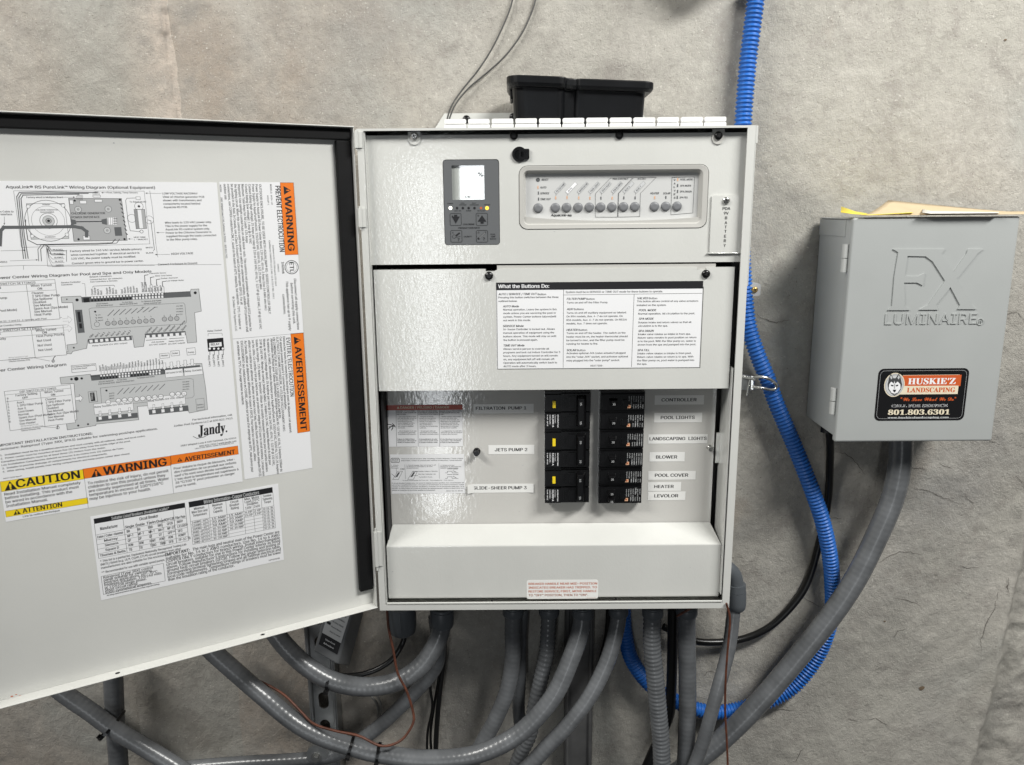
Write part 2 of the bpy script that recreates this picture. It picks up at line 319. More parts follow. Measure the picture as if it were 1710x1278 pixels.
# ================================================================ THE WALL
def wall_material():
    M = bpy.data.materials.new('rough_plaster'); M.use_nodes = True; nt = M.node_tree; N = nt.nodes; L = nt.links; b = N['Principled BSDF']
    tc = N.new('ShaderNodeTexCoord'); sp = N.new('ShaderNodeSeparateXYZ'); L.new(tc.outputs['Object'], sp.inputs[0])
    def noise(s, d=6, r=0.55, st=None, dist=0.0):
        n = N.new('ShaderNodeTexNoise'); n.inputs['Scale'].default_value = s; n.inputs['Detail'].default_value = d; n.inputs['Roughness'].default_value = r
        n.inputs['Distortion'].default_value = dist
        if st:
            mp = N.new('ShaderNodeMapping'); mp.inputs['Scale'].default_value = st[:3]
            if len(st) > 3: mp.inputs['Rotation'].default_value = (0, st[3], 0)
            L.new(tc.outputs['Object'], mp.inputs[0]); L.new(mp.outputs[0], n.inputs['Vector'])
        else: L.new(tc.outputs['Object'], n.inputs['Vector'])
        return n.outputs['Fac']
    def mr(x, a, b_, c=0.0, d=1.0):
        r = N.new('ShaderNodeMapRange'); r.inputs[1].default_value = a; r.inputs[2].default_value = b_; r.inputs[3].default_value = c; r.inputs[4].default_value = d
        L.new(x, r.inputs[0]); return r.outputs[0]
    def mix(f, a, b_):
        x = N.new('ShaderNodeMix'); x.data_type = 'RGBA'; L.new(f, x.inputs[0])
        for i, q in ((6, a), (7, b_)):
            if isinstance(q, tuple): x.inputs[i].default_value = (*q, 1)
            else: L.new(q, x.inputs[i])
        return x.outputs[2]
    def math_(op, a, b_):
        x = N.new('ShaderNodeMath'); x.operation = op
        for i, q in ((0, a), (1, b_)):
            if isinstance(q, (int, float)): x.inputs[i].default_value = q
            else: L.new(q, x.inputs[i])
        return x.outputs[0]
    xs = math_('ADD', mr(sp.outputs['X'], -0.55, 0.15, -0.55, 0.75), noise(3.0, 5))
    col = mix(mr(xs, 0.25, 0.95), (0.40, 0.345, 0.29), (0.45, 0.435, 0.388))
    col = mix(mr(noise(5.0, 7, 0.6, (1, 1, 0.55)), 0.42, 0.66), col, (0.50, 0.48, 0.435))
    col = mix(mr(noise(2.6, 6, 0.6), 0.54, 0.72), col, (0.345, 0.335, 0.315))
    col = mix(mr(noise(4.2, 6, 0.6, (1.3, 1, 0.8)), 0.66, 0.80), col, (0.44, 0.375, 0.31))
    col = mix(mr(noise(3.3, 4, 0.5, (1, 1, 1, 0.6)), 0.58, 0.74), col, (0.42, 0.425, 0.395))
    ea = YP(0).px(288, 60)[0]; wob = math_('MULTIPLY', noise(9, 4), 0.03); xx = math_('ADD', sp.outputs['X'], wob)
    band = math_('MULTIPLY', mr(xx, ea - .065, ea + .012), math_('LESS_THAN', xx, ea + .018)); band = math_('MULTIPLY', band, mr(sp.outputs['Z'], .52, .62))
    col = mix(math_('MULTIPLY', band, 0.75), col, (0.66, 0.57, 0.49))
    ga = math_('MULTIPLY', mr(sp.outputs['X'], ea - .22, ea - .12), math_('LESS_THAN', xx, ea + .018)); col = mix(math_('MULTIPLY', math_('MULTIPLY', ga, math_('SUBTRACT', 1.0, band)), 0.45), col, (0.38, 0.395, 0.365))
    col = mix(mr(noise(17, 7, 0.68), 0.52, 0.70), col, (0.335, 0.315, 0.285))
    col = mix(mr(noise(90, 4, 0.65), 0.30, 0.72), mix(mr(noise(9, 2), 0, 1), col, (0.29, 0.27, 0.245)), col)
    col = mix(mr(noise(330, 3, 0.6), 0.63, 0.74), col, (0.64, 0.62, 0.57))
    col = mix(mr(noise(260, 3, 0.6, (1, 1, 1.5)), 0.65, 0.76), col, (0.16, 0.14, 0.12))
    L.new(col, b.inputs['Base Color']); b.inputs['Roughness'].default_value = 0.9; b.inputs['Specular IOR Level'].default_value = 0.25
    def bump(h, st, d, prev=None):
        x = N.new('ShaderNodeBump'); x.inputs['Strength'].default_value = st; x.inputs['Distance'].default_value = d; L.new(h, x.inputs['Height'])
        if prev: L.new(prev, x.inputs['Normal'])
        return x.outputs[0]
    n1 = bump(noise(40, 10, 0.66, (1, 1, 0.85, 0.5)), 0.5, 0.008)
    n2 = bump(noise(200, 6, 0.7), 0.55, 0.0030, n1)
    n3 = bump(noise(560, 4, 0.75), 0.75, 0.0014, n2)
    L.new(n3, b.inputs['Normal']); return M
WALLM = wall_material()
def vnoise(X, Z, s, seed):                           # smooth value noise on arrays
    rs = np.random.RandomState(seed); g = rs.rand(256, 256); x = X * s + 100; z = Z * s + 100
    xi = np.floor(x).astype(int); zi = np.floor(z).astype(int); fx = x - xi; fz = z - zi
    fx = fx * fx * (3 - 2 * fx); fz = fz * fz * (3 - 2 * fz); G = lambda i, j: g[i % 256, j % 256]
    return (G(xi, zi) * (1 - fx) * (1 - fz) + G(xi + 1, zi) * fx * (1 - fz) + G(xi, zi + 1) * (1 - fx) * fz + G(xi + 1, zi + 1) * fx * fz) - 0.5
def edge_x(z):                                       # the plaster step where the pier beside the wall begins
    a0, b0 = YP(0).px(1712, 872); a1, b1 = YP(0).px(1618, 1278); return a0 + (z - b0) * (a1 - a0) / (b1 - b0)
def build_wall():
    nx, nz = 620, 460; xs = np.linspace(-1.15, 1.25, nx); zs = np.linspace(-0.68, 1.15, nz); X, Z = np.meshgrid(xs, zs)
    Y = 0.010 * vnoise(X, Z, 2.3, 1) + 0.006 * vnoise(X, Z, 6, 2) + 0.0035 * vnoise(X + .3 * Z, Z * .6, 14, 3) + 0.0018 * vnoise(X - .4 * Z, Z, 34, 4) + 0.0010 * vnoise(X, Z, 85, 5)
    a, b = YP(0).px(288, 60); ex = a + 0.012 * vnoise(X * 0, Z, 14, 9) + 0.02 * vnoise(X * 0, Z, 5, 8)  # old trowel edge at upper left
    d = X - ex; Y += np.where(d < 0, -0.006 * np.exp(d / 0.05), 0.0) * np.clip((Z - 0.5) / 0.1, 0, 1)
    E = np.vectorize(edge_x)(Z); d = X - E + 0.012 * vnoise(X * 0, Z, 12, 11) + 0.005 * vnoise(X * 0, Z, 45, 12)   # raised lip, then the pier sloping back
    Y += -0.008 * np.exp(-(d / 0.012) ** 2) + -np.clip(d, 0, 1) * 0.10 + np.clip(d, 0, .02) * 0.7
    Y += np.where(d > 0, 0.006 * vnoise(X, Z * .7, 24, 13) + 0.004 * vnoise(X, Z, 60, 14) + .0025 * vnoise(X, Z, 120, 15), 0)
    d2 = X - (E - 0.045) + 0.02 * vnoise(X * 0, Z, 7, 21); Y += -0.0025 / (1 + np.exp(-d2 / 0.003)) * (d < 0) * np.clip((0.15 - Z) / .1, 0, 1)
    V = np.stack([X, Y, Z], -1).reshape(-1, 3); i = np.arange(nx * nz).reshape(nz, nx)
    F = np.stack([i[:-1, :-1], i[:-1, 1:], i[1:, 1:], i[1:, :-1]], -1).reshape(-1, 4)
    me = bpy.data.meshes.new('wall'); me.vertices.add(len(V)); me.vertices.foreach_set('co', V.ravel())
    me.loops.add(F.size); me.loops.foreach_set('vertex_index', F.ravel()); me.polygons.add(len(F))
    me.polygons.foreach_set('loop_start', np.arange(0, F.size, 4)); me.polygons.foreach_set('use_smooth', np.ones(len(F), bool))
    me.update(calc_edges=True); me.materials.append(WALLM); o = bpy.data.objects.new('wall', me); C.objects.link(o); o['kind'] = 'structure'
    return o, xs, zs, Y
wall, WX, WZ, WY = build_wall(); WO['wall'] = Vector((0, 0, 0))
def wally(x, z):
    i = int(np.clip(np.searchsorted(WX, x), 1, len(WX) - 1)); k = int(np.clip(np.searchsorted(WZ, z), 1, len(WZ) - 1)); return float(WY[k, i])
CRACKM = mat('crack_shadow_line', (0.11, 0.10, 0.088), 0.95)
Z6 = zoomer(2.138, 1180, 680)
cracks = [[(462, 160), (495, 165), (520, 185), (545, 215), (565, 240)], [(720, 205), (740, 220), (790, 225)], [(735, 290), (790, 300), (850, 325), (905, 350)],
          [(920, 318), (960, 347)], [(615, 560), (650, 535), (690, 520), (720, 518), (770, 530)], [(905, 568), (940, 578), (975, 575)],
          [(670, 683), (715, 688), (765, 710)], [(665, 825), (680, 800), (715, 785)], [(345, 680), (380, 700), (410, 715)], [(240, 1080), (275, 1075), (320, 1083)],
          [(500, 1110), (540, 1120)], [(560, 1115), (600, 1108), (650, 1138)], [(315, 1260), (335, 1225), (345, 1215)], [(440, 395), (480, 398)],
          [(835, 205), (880, 220)], [(1110, 250), (1133, 270)], [(-10, 960), (5, 945), (30, 950)], [(1040, 660), (1025, 720), (1000, 760), (975, 830), (978, 880)],
          [(1075, 600), (1068, 640), (1072, 660)], [(1020, -300), (1050, -330), (1110, -340), (1140, -300)], [(930, -640), (960, -600), (1010, -590)],
          [(180, -330), (240, -300), (300, -310)], [(1000, 120), (1040, 128)]]
rc = random.Random(3)
for cr_ in cracks:
    pts = [at(*Z6(*p), 0) for p in cr_]; P = []
    for a, b in zip(pts, pts[1:]):
        n = max(3, int((b - a).length / 0.004))
        for k in range(n): q = a.lerp(b, k / n); P.append(Vector((q.x + rc.uniform(-.0011, .0011), 0, q.z + rc.uniform(-.0013, .0013))))
    P.append(pts[-1]); mb = MB(); vs = []
    for i, q in enumerate(P):
        w_ = (0.00010 + 0.00030 * math.sin(math.pi * (i + .5) / len(P)) * rc.uniform(.5, 1.3)); d = (P[min(i + 1, len(P) - 1)] - P[max(i - 1, 0)]); d.y = 0; d.normalize()
        for s_ in (-1, 1):
            x_, z_ = q.x - d.z * w_ * s_, q.z + d.x * w_ * s_; vs.append((x_, wally(x_, z_) - 0.0009, z_))
    mb.add(vs, [(2 * i, 2 * i + 2, 2 * i + 3, 2 * i + 1) for i in range(len(P) - 1)]); mb.build('crack', wall, CRACKM, origin=P[len(P) // 2])
for (x, y, r, col) in ((1539, 1149, .005, 0), (1681, 66, .002, 1), (1478, 1038, .002, 1)):
    mb = MB(); p = at(x, y, 0); n = 9
    ring = [(p.x + r * (1 + rc.uniform(-.3, .3)) * math.cos(6.283 * k / n), 0, p.z + r * 0.7 * (1 + rc.uniform(-.3, .3)) * math.sin(6.283 * k / n)) for k in range(n)]
    vs = [(a, wally(a, c) - 0.001, c) for a, _, c in ring] + [(p.x, wally(p.x, p.z) - 0.0014, p.z)]
    mb.add(vs, [(k, (k + 1) % n, n) for k in range(n)]); mb.build('pit', wall, mat('pit_stain', (0.16, 0.115, 0.075), 0.9), origin=p)

# ================================================================ THE CONTROL PANEL
DB = 0.15; BW, BH = 0.5, 0.6602
panel = thing('control_panel', (0, 0, 0), 'open white control panel with labelled breakers and round buttons on the plaster wall', 'control panel')
YF = -DB
# enclosure: four sides, back and a folded front lip
mb = MB(); t = 0.0016; X0, X1 = -BW / 2, BW / 2
mb.box(X0, X0 + t, YF, -0.006, 0, BH); mb.box(X1 - t, X1, YF, -0.006, 0, BH)
mb.box(X0 + t, X1 - t, YF, -0.006, BH - t, BH); mb.box(X0 + t, X1 - t, YF, -0.006, 0, t)
mb.box(X0 + t, X1 - t, -0.0085, -0.006, t, BH - t)
mb.build('enclosure', panel, PAINT, bevel=0.0006, label='white painted steel box')
mb = MB(); pl = YP(YF - 0.0008)
aL, aR = X0, X1
mb.plate(pl, [(aL, 0), (aR, 0), (aR, BH), (aL, BH)], [[(aL + .0085, .0085), (aR - .010, .0085), (aR - .010, BH - .0028), (aL + .0085, BH - .0028)]], -0.0016, 0.0012)
# inner return of the left lip and bottom lip
mb.box(aL + .0085, aL + .0100, YF, YF + .010, .0085, BH - .003)
mb.box(aL + .0105, aR - .0105, YF - .0032, YF - .0006, .0098, .0122)
mb.build('front_lip', panel, PAINT, bevel=0.0007)
mb = MB(); zc1 = YP(YF).px(1255, 240)[1]; zc2 = YP(YF).px(1245, 478)[1]
mb.box(X1 + .0002, X1 + .0036, YF - .001, YF + .02, zc1, BH - .0005); mb.box(X1 + .0002, X1 + .0018, YF - .0012, YF + .02, zc2, zc1); mb.build('side_catch', panel, PAINT, bevel=.0006)
# mounting flange behind the top, with screws
pl = YP(-0.004); mb = MB(); a0, b1 = pl.px(733, 190); a1 = pl.px(1081, 190)[0]
mb.plate(pl, [(a0, BH - .02), (a1, BH - .02)] + [(a1 - .018 + .018 * math.cos(R(k * 15)), b1 - .018 + .018 * math.sin(R(k * 15))) for k in range(7)] + [(a0 + .008, b1), (a0 - .006, b1 - .02)], (), 0, 0.0022)
mb.build('mounting_flange', panel, PAINT, bevel=0.0006)
for x, y in ((779, 199.5), (857, 196)): screw('screw', panel, YP(-0.006), x, y, 0.0055, [BLACK, DARK], 0.0005)

# ---- top cover panel
YT = -0.1415; pt = YP(YT)
def quad_ab(pl, tl, tr, br, bl):
    q = [pl.px(*p) for p in (tl, tr, br, bl)]
    return (q[0][0] + q[3][0]) / 2, (q[1][0] + q[2][0]) / 2, (q[3][1] + q[2][1]) / 2, (q[0][1] + q[1][1]) / 2
a0, a1, b0, b1 = quad_ab(pt, (609, 221), (1248, 216), (1238, 437), (619, 443))
b1 = BH - 0.0075
Z5 = zoomer(4.734, 590, 200); Z7 = zoomer(3.977, 840, 220)
def ab(pl, Z, x0, y0, x1, y1):
    p, q = pl.px(*Z(x0, y0)), pl.px(*Z(x1, y1)); return min(p[0], q[0]), max(p[0], q[0]), min(p[1], q[1]), max(p[1], q[1])
hd = ab(pt, Z5, 705, 316, 1160, 990); hb = ab(pt, Z7, 104, 226, 1352, 642)
hs = pt.px(*Z5(1320, 273))
mb = MB(); oy = -0.022
holes = [rrect(*hd, 0.004), rrect(*hb, 0.011, 5), circ(hs[0] - .0008, hs[1], .0088, 20)]
mb.plate(pt, rrect(a0, a1, b0, b1, 0.0015, 2), holes, -0.0150, 0.0)
mb.plate(Plane((0, YT + 0.0151, 0)), rrect(a0 + .002, a1 - .002, b0 + .002, b1 - .002, 0.0015, 2), (), -0.001, 0)   # closes the folded pan behind
top = mb.build('top_cover', panel, PAINT, origin=pt.W((a0 + a1) / 2, b0), bevel=0.0016, segs=3)
TC = (a0, a1, b0, b1)
# slotted ears with screws
for x, y, ear in ((692, 228, 1), (858, 227, 0), (1034, 226, 0), (1199, 227, 1)):
    if ear:
        mb = MB(); a, b = pt.px(x, y); w_ = .0078; o_ = [(a + w_, BH - .0035), (a - w_, BH - .0035)] + [(a - w_ * math.cos(R(k * 18)), b - .0020 - .0085 * math.sin(R(k * 18))) for k in range(11)]
        mb.plate(pt, o_, (), 0.0002, 0.0016); mb.build('screw_tab', top, PAINT if x < 900 else BEZEL, bevel=.0005)
    screw('screw', top, pt, x, y, 0.0052, [ZINC if x < 700 else BLACK, DARK], 0.0018 if ear else 0.0003)
# key lock
mb = MB(); pk = YP(YT + 0.006)
mb.plate(pk, circ(hs[0] - .001, hs[1], .0087, 20), (), -.002, 0)
mb.plate(pt, circ(hs[0] - .0012, hs[1] - .0002, .0094, 20), [circ(hs[0] - .0012, hs[1] - .0002, .0062, 20)], 0.0002, 0.0022)
xa, xb, ya, yb = ab(pt, Z5, 1310, 232, 1391, 315); mb.plate(pt, rrect(xa, xb, ya, yb, .0012, 2), [rrect(xa - .0005 + .003, xb - .004, ya + .003, yb - .003, .0006, 1)], 0.0003, 0.0030)
mb.build('latch_lock', top, BLACK, bevel=.0005)
# grey display unit
pd = YP(YT + 0.0006); mb = MB(); A0, A1, B0, B1 = hd
mb.plate(pd, rrect(A0 + .0006, A1 - .0006, B0 + .0006, B1 - .0006, .0036), [rrect(*ab(pd, Z5, 776, 362, 1038, 632), .0006, 1)], -.006, 0, 0)
disp = mb.build('display_unit', top, OVERLAY, bevel=.0004)
mb = MB(); pg = YP(YT + 0.0022); g = ab(pg, Z5, 772, 358, 1042, 636)
pgt = Plane(pg.W(0, 0), (math.cos(R(2.3)), -math.sin(R(2.3)), 0), (0, 0, 1))
gc = pg.W((g[0] + g[1]) / 2, 0, -.0010); pgt = Plane(gc, (math.cos(R(2.05)), -math.sin(R(2.05)), 0)); hw_ = (g[1] - g[0]) / 2
mb.add([pgt.W(-hw_, g[2]), pgt.W(hw_, g[2]), pgt.W(hw_, g[3]), pgt.W(-hw_, g[3])], [(0, 1, 2, 3)])
mb.build('display_glass', top, GLASS)
mb = MB()
for s, x, y, x2, h in (('ce', 885, 618, 926, 22), ('%', 985, 450, 1026, 34)):
    T(mb, pg, s, x, y, h, x2, m=FAD, bold=.02, Z=Z5, c=.0003, res=2)
for x, m_ in ((768, LWH), (820, BLK), (866, BLK), (912, BLK), (958, BLK), (1010, BRN), (1057, AMB)): RING(mb, pd, x, 699, 15 if m_ in (LWH, AMB) else 10, 0, Z=Z5, fill=m_)
for s, x, y, x2, h in (('POWER', 745, 668, 788, 9), ('CELL', 850, 664, 880, 8), ('REVERSING', 838, 678, 895, 8), ('SALT', 940, 664, 972, 8), ('DISPENSING', 922, 678, 992, 8), ('SERVICE', 1034, 676, 1082, 8),
                       ('CELL ON', 796, 725, 852, 9), ('PUMP', 893, 725, 932, 9), ('NO FLOW', 982, 725, 1040, 9), ('CHLORINE', 868, 834, 958, 13), ('PRODUCTION RATE', 832, 863, 1000, 13),
                       ('SALINITY', 874, 930, 936, 11), ('POOL', 1086, 912, 1124, 11), ('TEMP', 1086, 930, 1124, 11), ('BOOST', 1082, 948, 1130, 11),
                       ('A', 778, 768, 789, 12), ('B', 984, 765, 994, 12), ('C', 783, 900, 794, 12), ('D', 985, 898, 996, 12)):
    T(mb, pd, s, x, y, h, x2, m=BLK, bold=.01, Z=Z5, c=.0004)
for x0, y0, x1, y1 in ((764, 742, 854, 836), (970, 740, 1062, 836), (769, 876, 860, 968), (972, 876, 1063, 968)):
    a_, b_, c_, d_ = ab(pd, Z5, x0, y0, x1, y1); LINE(mb, pd, rrect(a_, b_, c_, d_, .0016, 3), .55, BLK, raw=True, closed=True, c=.0005)
POLY(mb, pd, [(778, 766), (842, 766), (810, 822)], BLK, Z5, c=.0006); POLY(mb, pd, [(797, 752), (822, 752), (822, 764), (797, 764)], BLK, Z5, c=.0006)
POLY(mb, pd, [(983, 806), (1052, 806), (1017, 756)], BLK, Z5, c=.0006); POLY(mb, pd, [(1006, 807), (1030, 807), (1030, 822), (1006, 822)], BLK, Z5, c=.0006)
RING(mb, pd, 798, 924, 14, .5, Z=Z5, fill=GRY); RING(mb, pd, 798, 924, 6, 0, Z=Z5, fill=BLK); POLY(mb, pd, [(806, 914), (838, 890), (845, 900), (812, 925)], BLK, Z5, c=.0006)
LINE(mb, pd, [(812, 930), (846, 922)], .5, BLK, Z5); T(mb, pd, '?', 826, 960, 24, 840, Z=Z5)
LINE(mb, pd, [(990, 940), (1044, 890)], 1.6, BLK, Z5); LINE(mb, pd, [(996, 936), (1042, 893)], .5, MGR, Z5, c=.0008); RING(mb, pd, 990, 940, 9, 0, Z=Z5, fill=BLK); T(mb, pd, '?', 1026, 955, 24, 1040, Z=Z5)
mb.build('display_print', top, P_)
# ---- light grey bezel with the button overlay
mb = MB(); A0, A1, B0, B1 = hb; ho = ab(pt, Z7, 137, 262, 1312, 606)
out = rrect(A0 + .0006, A1 - .0006, B0 + .0006, B1 - .0006, .0106, 6); inn = rrect(ho[0], ho[1], ho[2], ho[3], .0065, 6)
rim = [(0, 0.0), (0.0, .0006), (1.0, .0006)]
def loft(mb, pl, la, lb, ca, cb, m=0):
    n = len(la); mb.add([pl.W(a, b, ca) for a, b in la] + [pl.W(a, b, cb) for a, b in lb], [(i, (i + 1) % n, n + (i + 1) % n, n + i) for i in range(n)], m, False)
lp = lambda A, B, t: [(p[0] * (1 - t) + q[0] * t, p[1] * (1 - t) + q[1] * t) for p, q in zip(A, B)]
loft(mb, pt, out, out, -.012, .0000); loft(mb, pt, out, lp(out, inn, .08), .0, .0010); loft(mb, pt, lp(out, inn, .08), lp(out, inn, .88), .0010, .0002); loft(mb, pt, lp(out, inn, .88), inn, .0002, -.0012)
foot = rrect(ho[0] + .0030, ho[1] - .0030, ho[2] + .0035, ho[3] - .0035, .004, 6)
loft(mb, pt, inn, foot, -.0012, -.0085)
mb.build('bezel', top, BEZEL)
pf = YP(YT + 0.0083)
mb = MB(); mb.plate(pf, rrect(foot[0][0] * 0 + ho[0] + .001, ho[1] - .001, ho[2] + .001, ho[3] - .001, .004, 4), (), 0, 0)
curve_top = [pf.px(*Z7(150 + (1290 - 150) * k / 12, 566 + 22 * math.sin(math.pi * k / 12))) for k in range(13)]
mb.build('button_overlay', top, FACE)
mb = MB()                                             # curved lower lip of the bezel
cb = [pf.px(*Z7(1305, 612)), pf.px(*Z7(140, 612))]
mb.plate(pf, [pf.px(*Z7(140 + (1305 - 140) * k / 14, 566 + 26 * math.sin(math.pi * k / 14) ** .8)) for k in range(15)] + cb, (), 0.0002, 0.0060)
mb.build('bezel_sill', top, BEZEL, bevel=.0012)
def button_mesh(pl, x, y, Z, r=.0056):
    a, b = pl.px(*Z(x, y)); mb = MB(); n = 24; vs = []
    pr = [(1.12, 0.0), (1.12, .0004), (1.0, .0006), (.98, .0018), (.9, .0023), (.5, .0025)]
    for k, h in pr: vs += [pl.W(p, q, h) for p, q in circ(a, b, r * k, n)]
    mb.add(vs, [(i * n + j, i * n + (j + 1) % n, (i + 1) * n + (j + 1) % n, (i + 1) * n + j) for i in range(len(pr) - 1) for j in range(n)], 0, True)
    mb.add(vs[-n:], [tuple(range(n))], 0, True)
    return mb, pl.W(a, b)
proto = None
for x, y in ((233, 508), (347, 506), (422, 505), (498, 504), (573, 503), (648, 502), (723, 501), (800, 500), (875, 499), (1005, 498), (1080, 497), (1155, 496)):
    m_, og = button_mesh(pf, x, y, Z7)
    if proto is None: proto = m_.build('round_button', top, BUTTON, origin=og)
    else: o = proto.copy(); C.objects.link(o); o.parent = top; o.location = og - WO[top.name]
mb = MB()
RING(mb, pf, 232, 320, 12, .5, Z=Z7, fill=GRY, c=.0008)
for s, x, y, x2, h in (('RESET', 256, 326, 300, 13), ('AUTO', 246, 377, 286, 13), ('SERVICE', 246, 416, 305, 13), ('TIME OUT', 246, 455, 315, 13),
                       ('HEATER', 978, 416, 1034, 13), ('SOLAR', 1063, 416, 1109, 13), ('POOL MODE', 1176, 324, 1258, 12), ('SPA MODE', 1176, 365, 1248, 12), ('SPA DRAIN', 1174, 404, 1250, 12),
                       ('SPA FILL', 1172, 443, 1228, 12), ('POOL & SPA ONLY', 728, 320, 828, 10), ('SPA ONLY', 893, 319, 950, 10)):
    T(mb, pf, s, x, y, h, x2, m=FAD, bold=.008, sh=.18, Z=Z7, c=.0004)
T(mb, pf, 'AquaLink', 318, 563, 16, 418, bold=.03, sh=.15, Z=Z7, c=.0004, res=2); T(mb, pf, '®', 420, 560, 8, 427, Z=Z7); T(mb, pf, 'RS', 431, 563, 12, 455, bold=.05, Z=Z7)
for k, s in enumerate('VALVES'): T(mb, pf, s, 1134, 327 + k * 23.5, 12, 1145, m=FAD, bold=.01, Z=Z7)
for x, y, on in ((232, 370, 1), (235, 408, 0), (236, 448, 0), (350, 440, 1), (425, 438, 1), (503, 440, 1), (577, 442, 1), (650, 442, 0), (725, 442, 1), (802, 440, 0), (877, 440, 0), (1007, 438, 1), (1081, 437, 0), (1160, 318, 1), (1159, 358, 0), (1159, 397, 0), (1157, 436, 0)):
    RECT(mb, pf, x - 3.5, y - 10, x + 3.5, y + 10, SOR if on else GRY, Z7, .0005)
for k, s in enumerate(('FILTER PUMP', 'JETS', 'WATER FEATURE', 'POOL LIGHT', 'SPA LIGHT', 'AIR BLOWER', 'AUX 6', 'AUX 7')):      # slanted tags
    x = 348 + k * 75.5; y = 408 - k * .8
    p0 = pf.px(*Z7(x, y)); p1 = pf.px(*Z7(x + 62, y - 66)); d = Vector((p1[0] - p0[0], p1[1] - p0[1])); L_ = d.length; d.normalize(); nn = Vector((-d.y, d.x)) * .0021
    q = [Vector(p0) + nn, Vector(p0) - nn, Vector(p1) - nn, Vector(p1) + nn]
    e = mb.eps(); mb.add([pf.W(*p, .00029 + e) for p in q], [(0, 1, 2, 3)], LGR if s != 'JETS' else WHT); LINE(mb, pf, [tuple(p) for p in q], .22, FAD, raw=True, closed=True, c=.0005)
    an = math.degrees(math.atan2(d.y, d.x)); st = Vector(p0) - nn * .55 + d * .002
    put(mb, pf, s, st.x, st.y, .0030, width=min(L_ * .85, L_ * .1 * len(s)), m=BLK, bold=.01, rot=R(an), c=.0006)
    LINE(mb, pf, [(x + 4, y + 6), (x + 3, y + 20)], .25, FAD, Z7)
for pts in ([(613, 568), (613, 412), (714, 308), (862, 305), (765, 410), (760, 568)], [(764, 568), (768, 410), (868, 305), (1018, 303), (912, 410), (908, 564)], [(1122, 304), (1272, 300), (1260, 540), (1114, 552)]):
    LINE(mb, pf, pts, .45, FAD, Z7, closed=True)
mb.build('overlay_print', top, P_)
# battery door
xa, xb, ya, yb = ab(pt, Z7, 1385, 425, 1595, 800); mb = MB()
mb.plate(pt, rrect(xa, xb, ya, yb, .001, 2), (), 0.0002, 0.0024); mb.box(xa - .003, xb, YT - .0032, YT - .0003, ya - .0018, ya - .0002)
mb.build('battery_door', top, PAINT, bevel=.0008)
mb = MB(); pb = YP(YT - .0024)
for s, x, y, x2 in (('PDA', 1458, 520, 1508), ('9V', 1466, 551, 1497), ('B', 1474, 582, 1488), ('A', 1472, 614, 1487), ('T', 1472, 643, 1485), ('T', 1471, 672, 1483), ('E', 1468, 704, 1481), ('R', 1466, 734, 1480), ('Y', 1464, 765, 1478)):
    T(mb, pb, s, x, y, 19, x2, bold=.01, Z=Z7, c=.0002, res=2)
mb.build('battery_door_print', top, P_); screw('screw', top, pb, 1481, 458, .0048, [ZINC, DARK], 0, Z7)
# ---- ledge seen in the gap and dark interior
mb = MB(); a0_, b_ = YP(-.141).px(830, 449); a1_ = YP(-.141).px(1195, 447)[0]
mb.box(a0_, a1_, -.1410, -.136, b_ - .02, b_ + .0042); mb.build('inner_ledge', panel, BEZEL)
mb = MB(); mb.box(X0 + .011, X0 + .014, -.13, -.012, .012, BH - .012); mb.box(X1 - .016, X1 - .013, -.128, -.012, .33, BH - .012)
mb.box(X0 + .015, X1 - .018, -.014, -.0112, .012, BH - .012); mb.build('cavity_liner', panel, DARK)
# ---- middle instruction panel
YM = -0.1425; pm = YP(YM); Z2b = zoomer(2.803, 620, 440)
a0, a1, b0, b1 = quad_ab(pm, (623, 450), (1227.5, 447), (1216, 648), (633.5, 654)); MC = (a0, a1, b0, b1)
mb = MB(); xs1, xs2 = pm.px(*Z2b(578, 20))[0], pm.px(*Z2b(1547, 20))[0]; bt = b1
o_ = [(a0, b0), (a1, b0), (a1, bt), (xs2 + .006, bt), (xs2 + .006, bt - .003), (xs2 - .006, bt - .003), (xs2 - .006, bt), (xs1 + .006, bt), (xs1 - .001, bt - .003), (xs1 - .012, bt - .003), (xs1 - .012, bt), (a0, bt)]
mb.plate(pm, o_, (), -.020, 0); mb.plate(Plane((0, YM + .0202, 0)), [(a0 + .002, b0 + .002), (a1 - .002, b0 + .002), (a1 - .002, bt - .004), (a0 + .002, bt - .004)], (), -.001, 0)
mid = mb.build('instruction_cover', panel, PAINT, origin=pm.W((a0 + a1) / 2, b0), bevel=.0014, segs=3)
screw('screw', mid, pm, 551, 58, .0055, [BLACK, DARK], .0002, Z2b); screw('screw', mid, pm, 1566, 49, .0055, [BLACK, DARK], .0002, Z2b)
mb = MB()
RECT(mb, pm, 584, 90, 1535, 487, WHT, Z2b, .0002); tl = RECT(mb, pm, 584, 90, 1552, 118, BLK, Z2b, .0004)
S = dict(Z=Z2b, c=.0006)
T(mb, pm, 'What the Buttons Do:', 595, 116, 17, 832, m=WHT, bold=.03, **dict(S, c=.0009))
BOXL(mb, pm, 587, 118, 1538, 487, .7, Z=Z2b)
LINE(mb, pm, [(900, 118), (898, 488)], .6, Z=Z2b); LINE(mb, pm, [(1230, 145), (1218, 484)], .6, Z=Z2b); LINE(mb, pm, [(900, 148), (1547, 140)], .6, Z=Z2b)
T(mb, pm, 'System must be in SERVICE or TIME OUT mode for these buttons to operate.', 910, 139, 9, 1364, bold=.01, sh=.05, **S)
def hl(s, x, y, x2, rest=None, x3=None):
    T(mb, pm, s, x, y, 9.5, x2, bold=.035, sh=.2, **S)
    if rest: T(mb, pm, rest, x2 + 5, y, 9, x3, **S)
hl('AUTO / SERVICE / TIME OUT', 595, 149, 774, 'Button', 818)
PARA(mb, pm, ['Pressing this button switches between the three', 'outlined below.'], 595, 164, 181, 8.5, 876, **S)
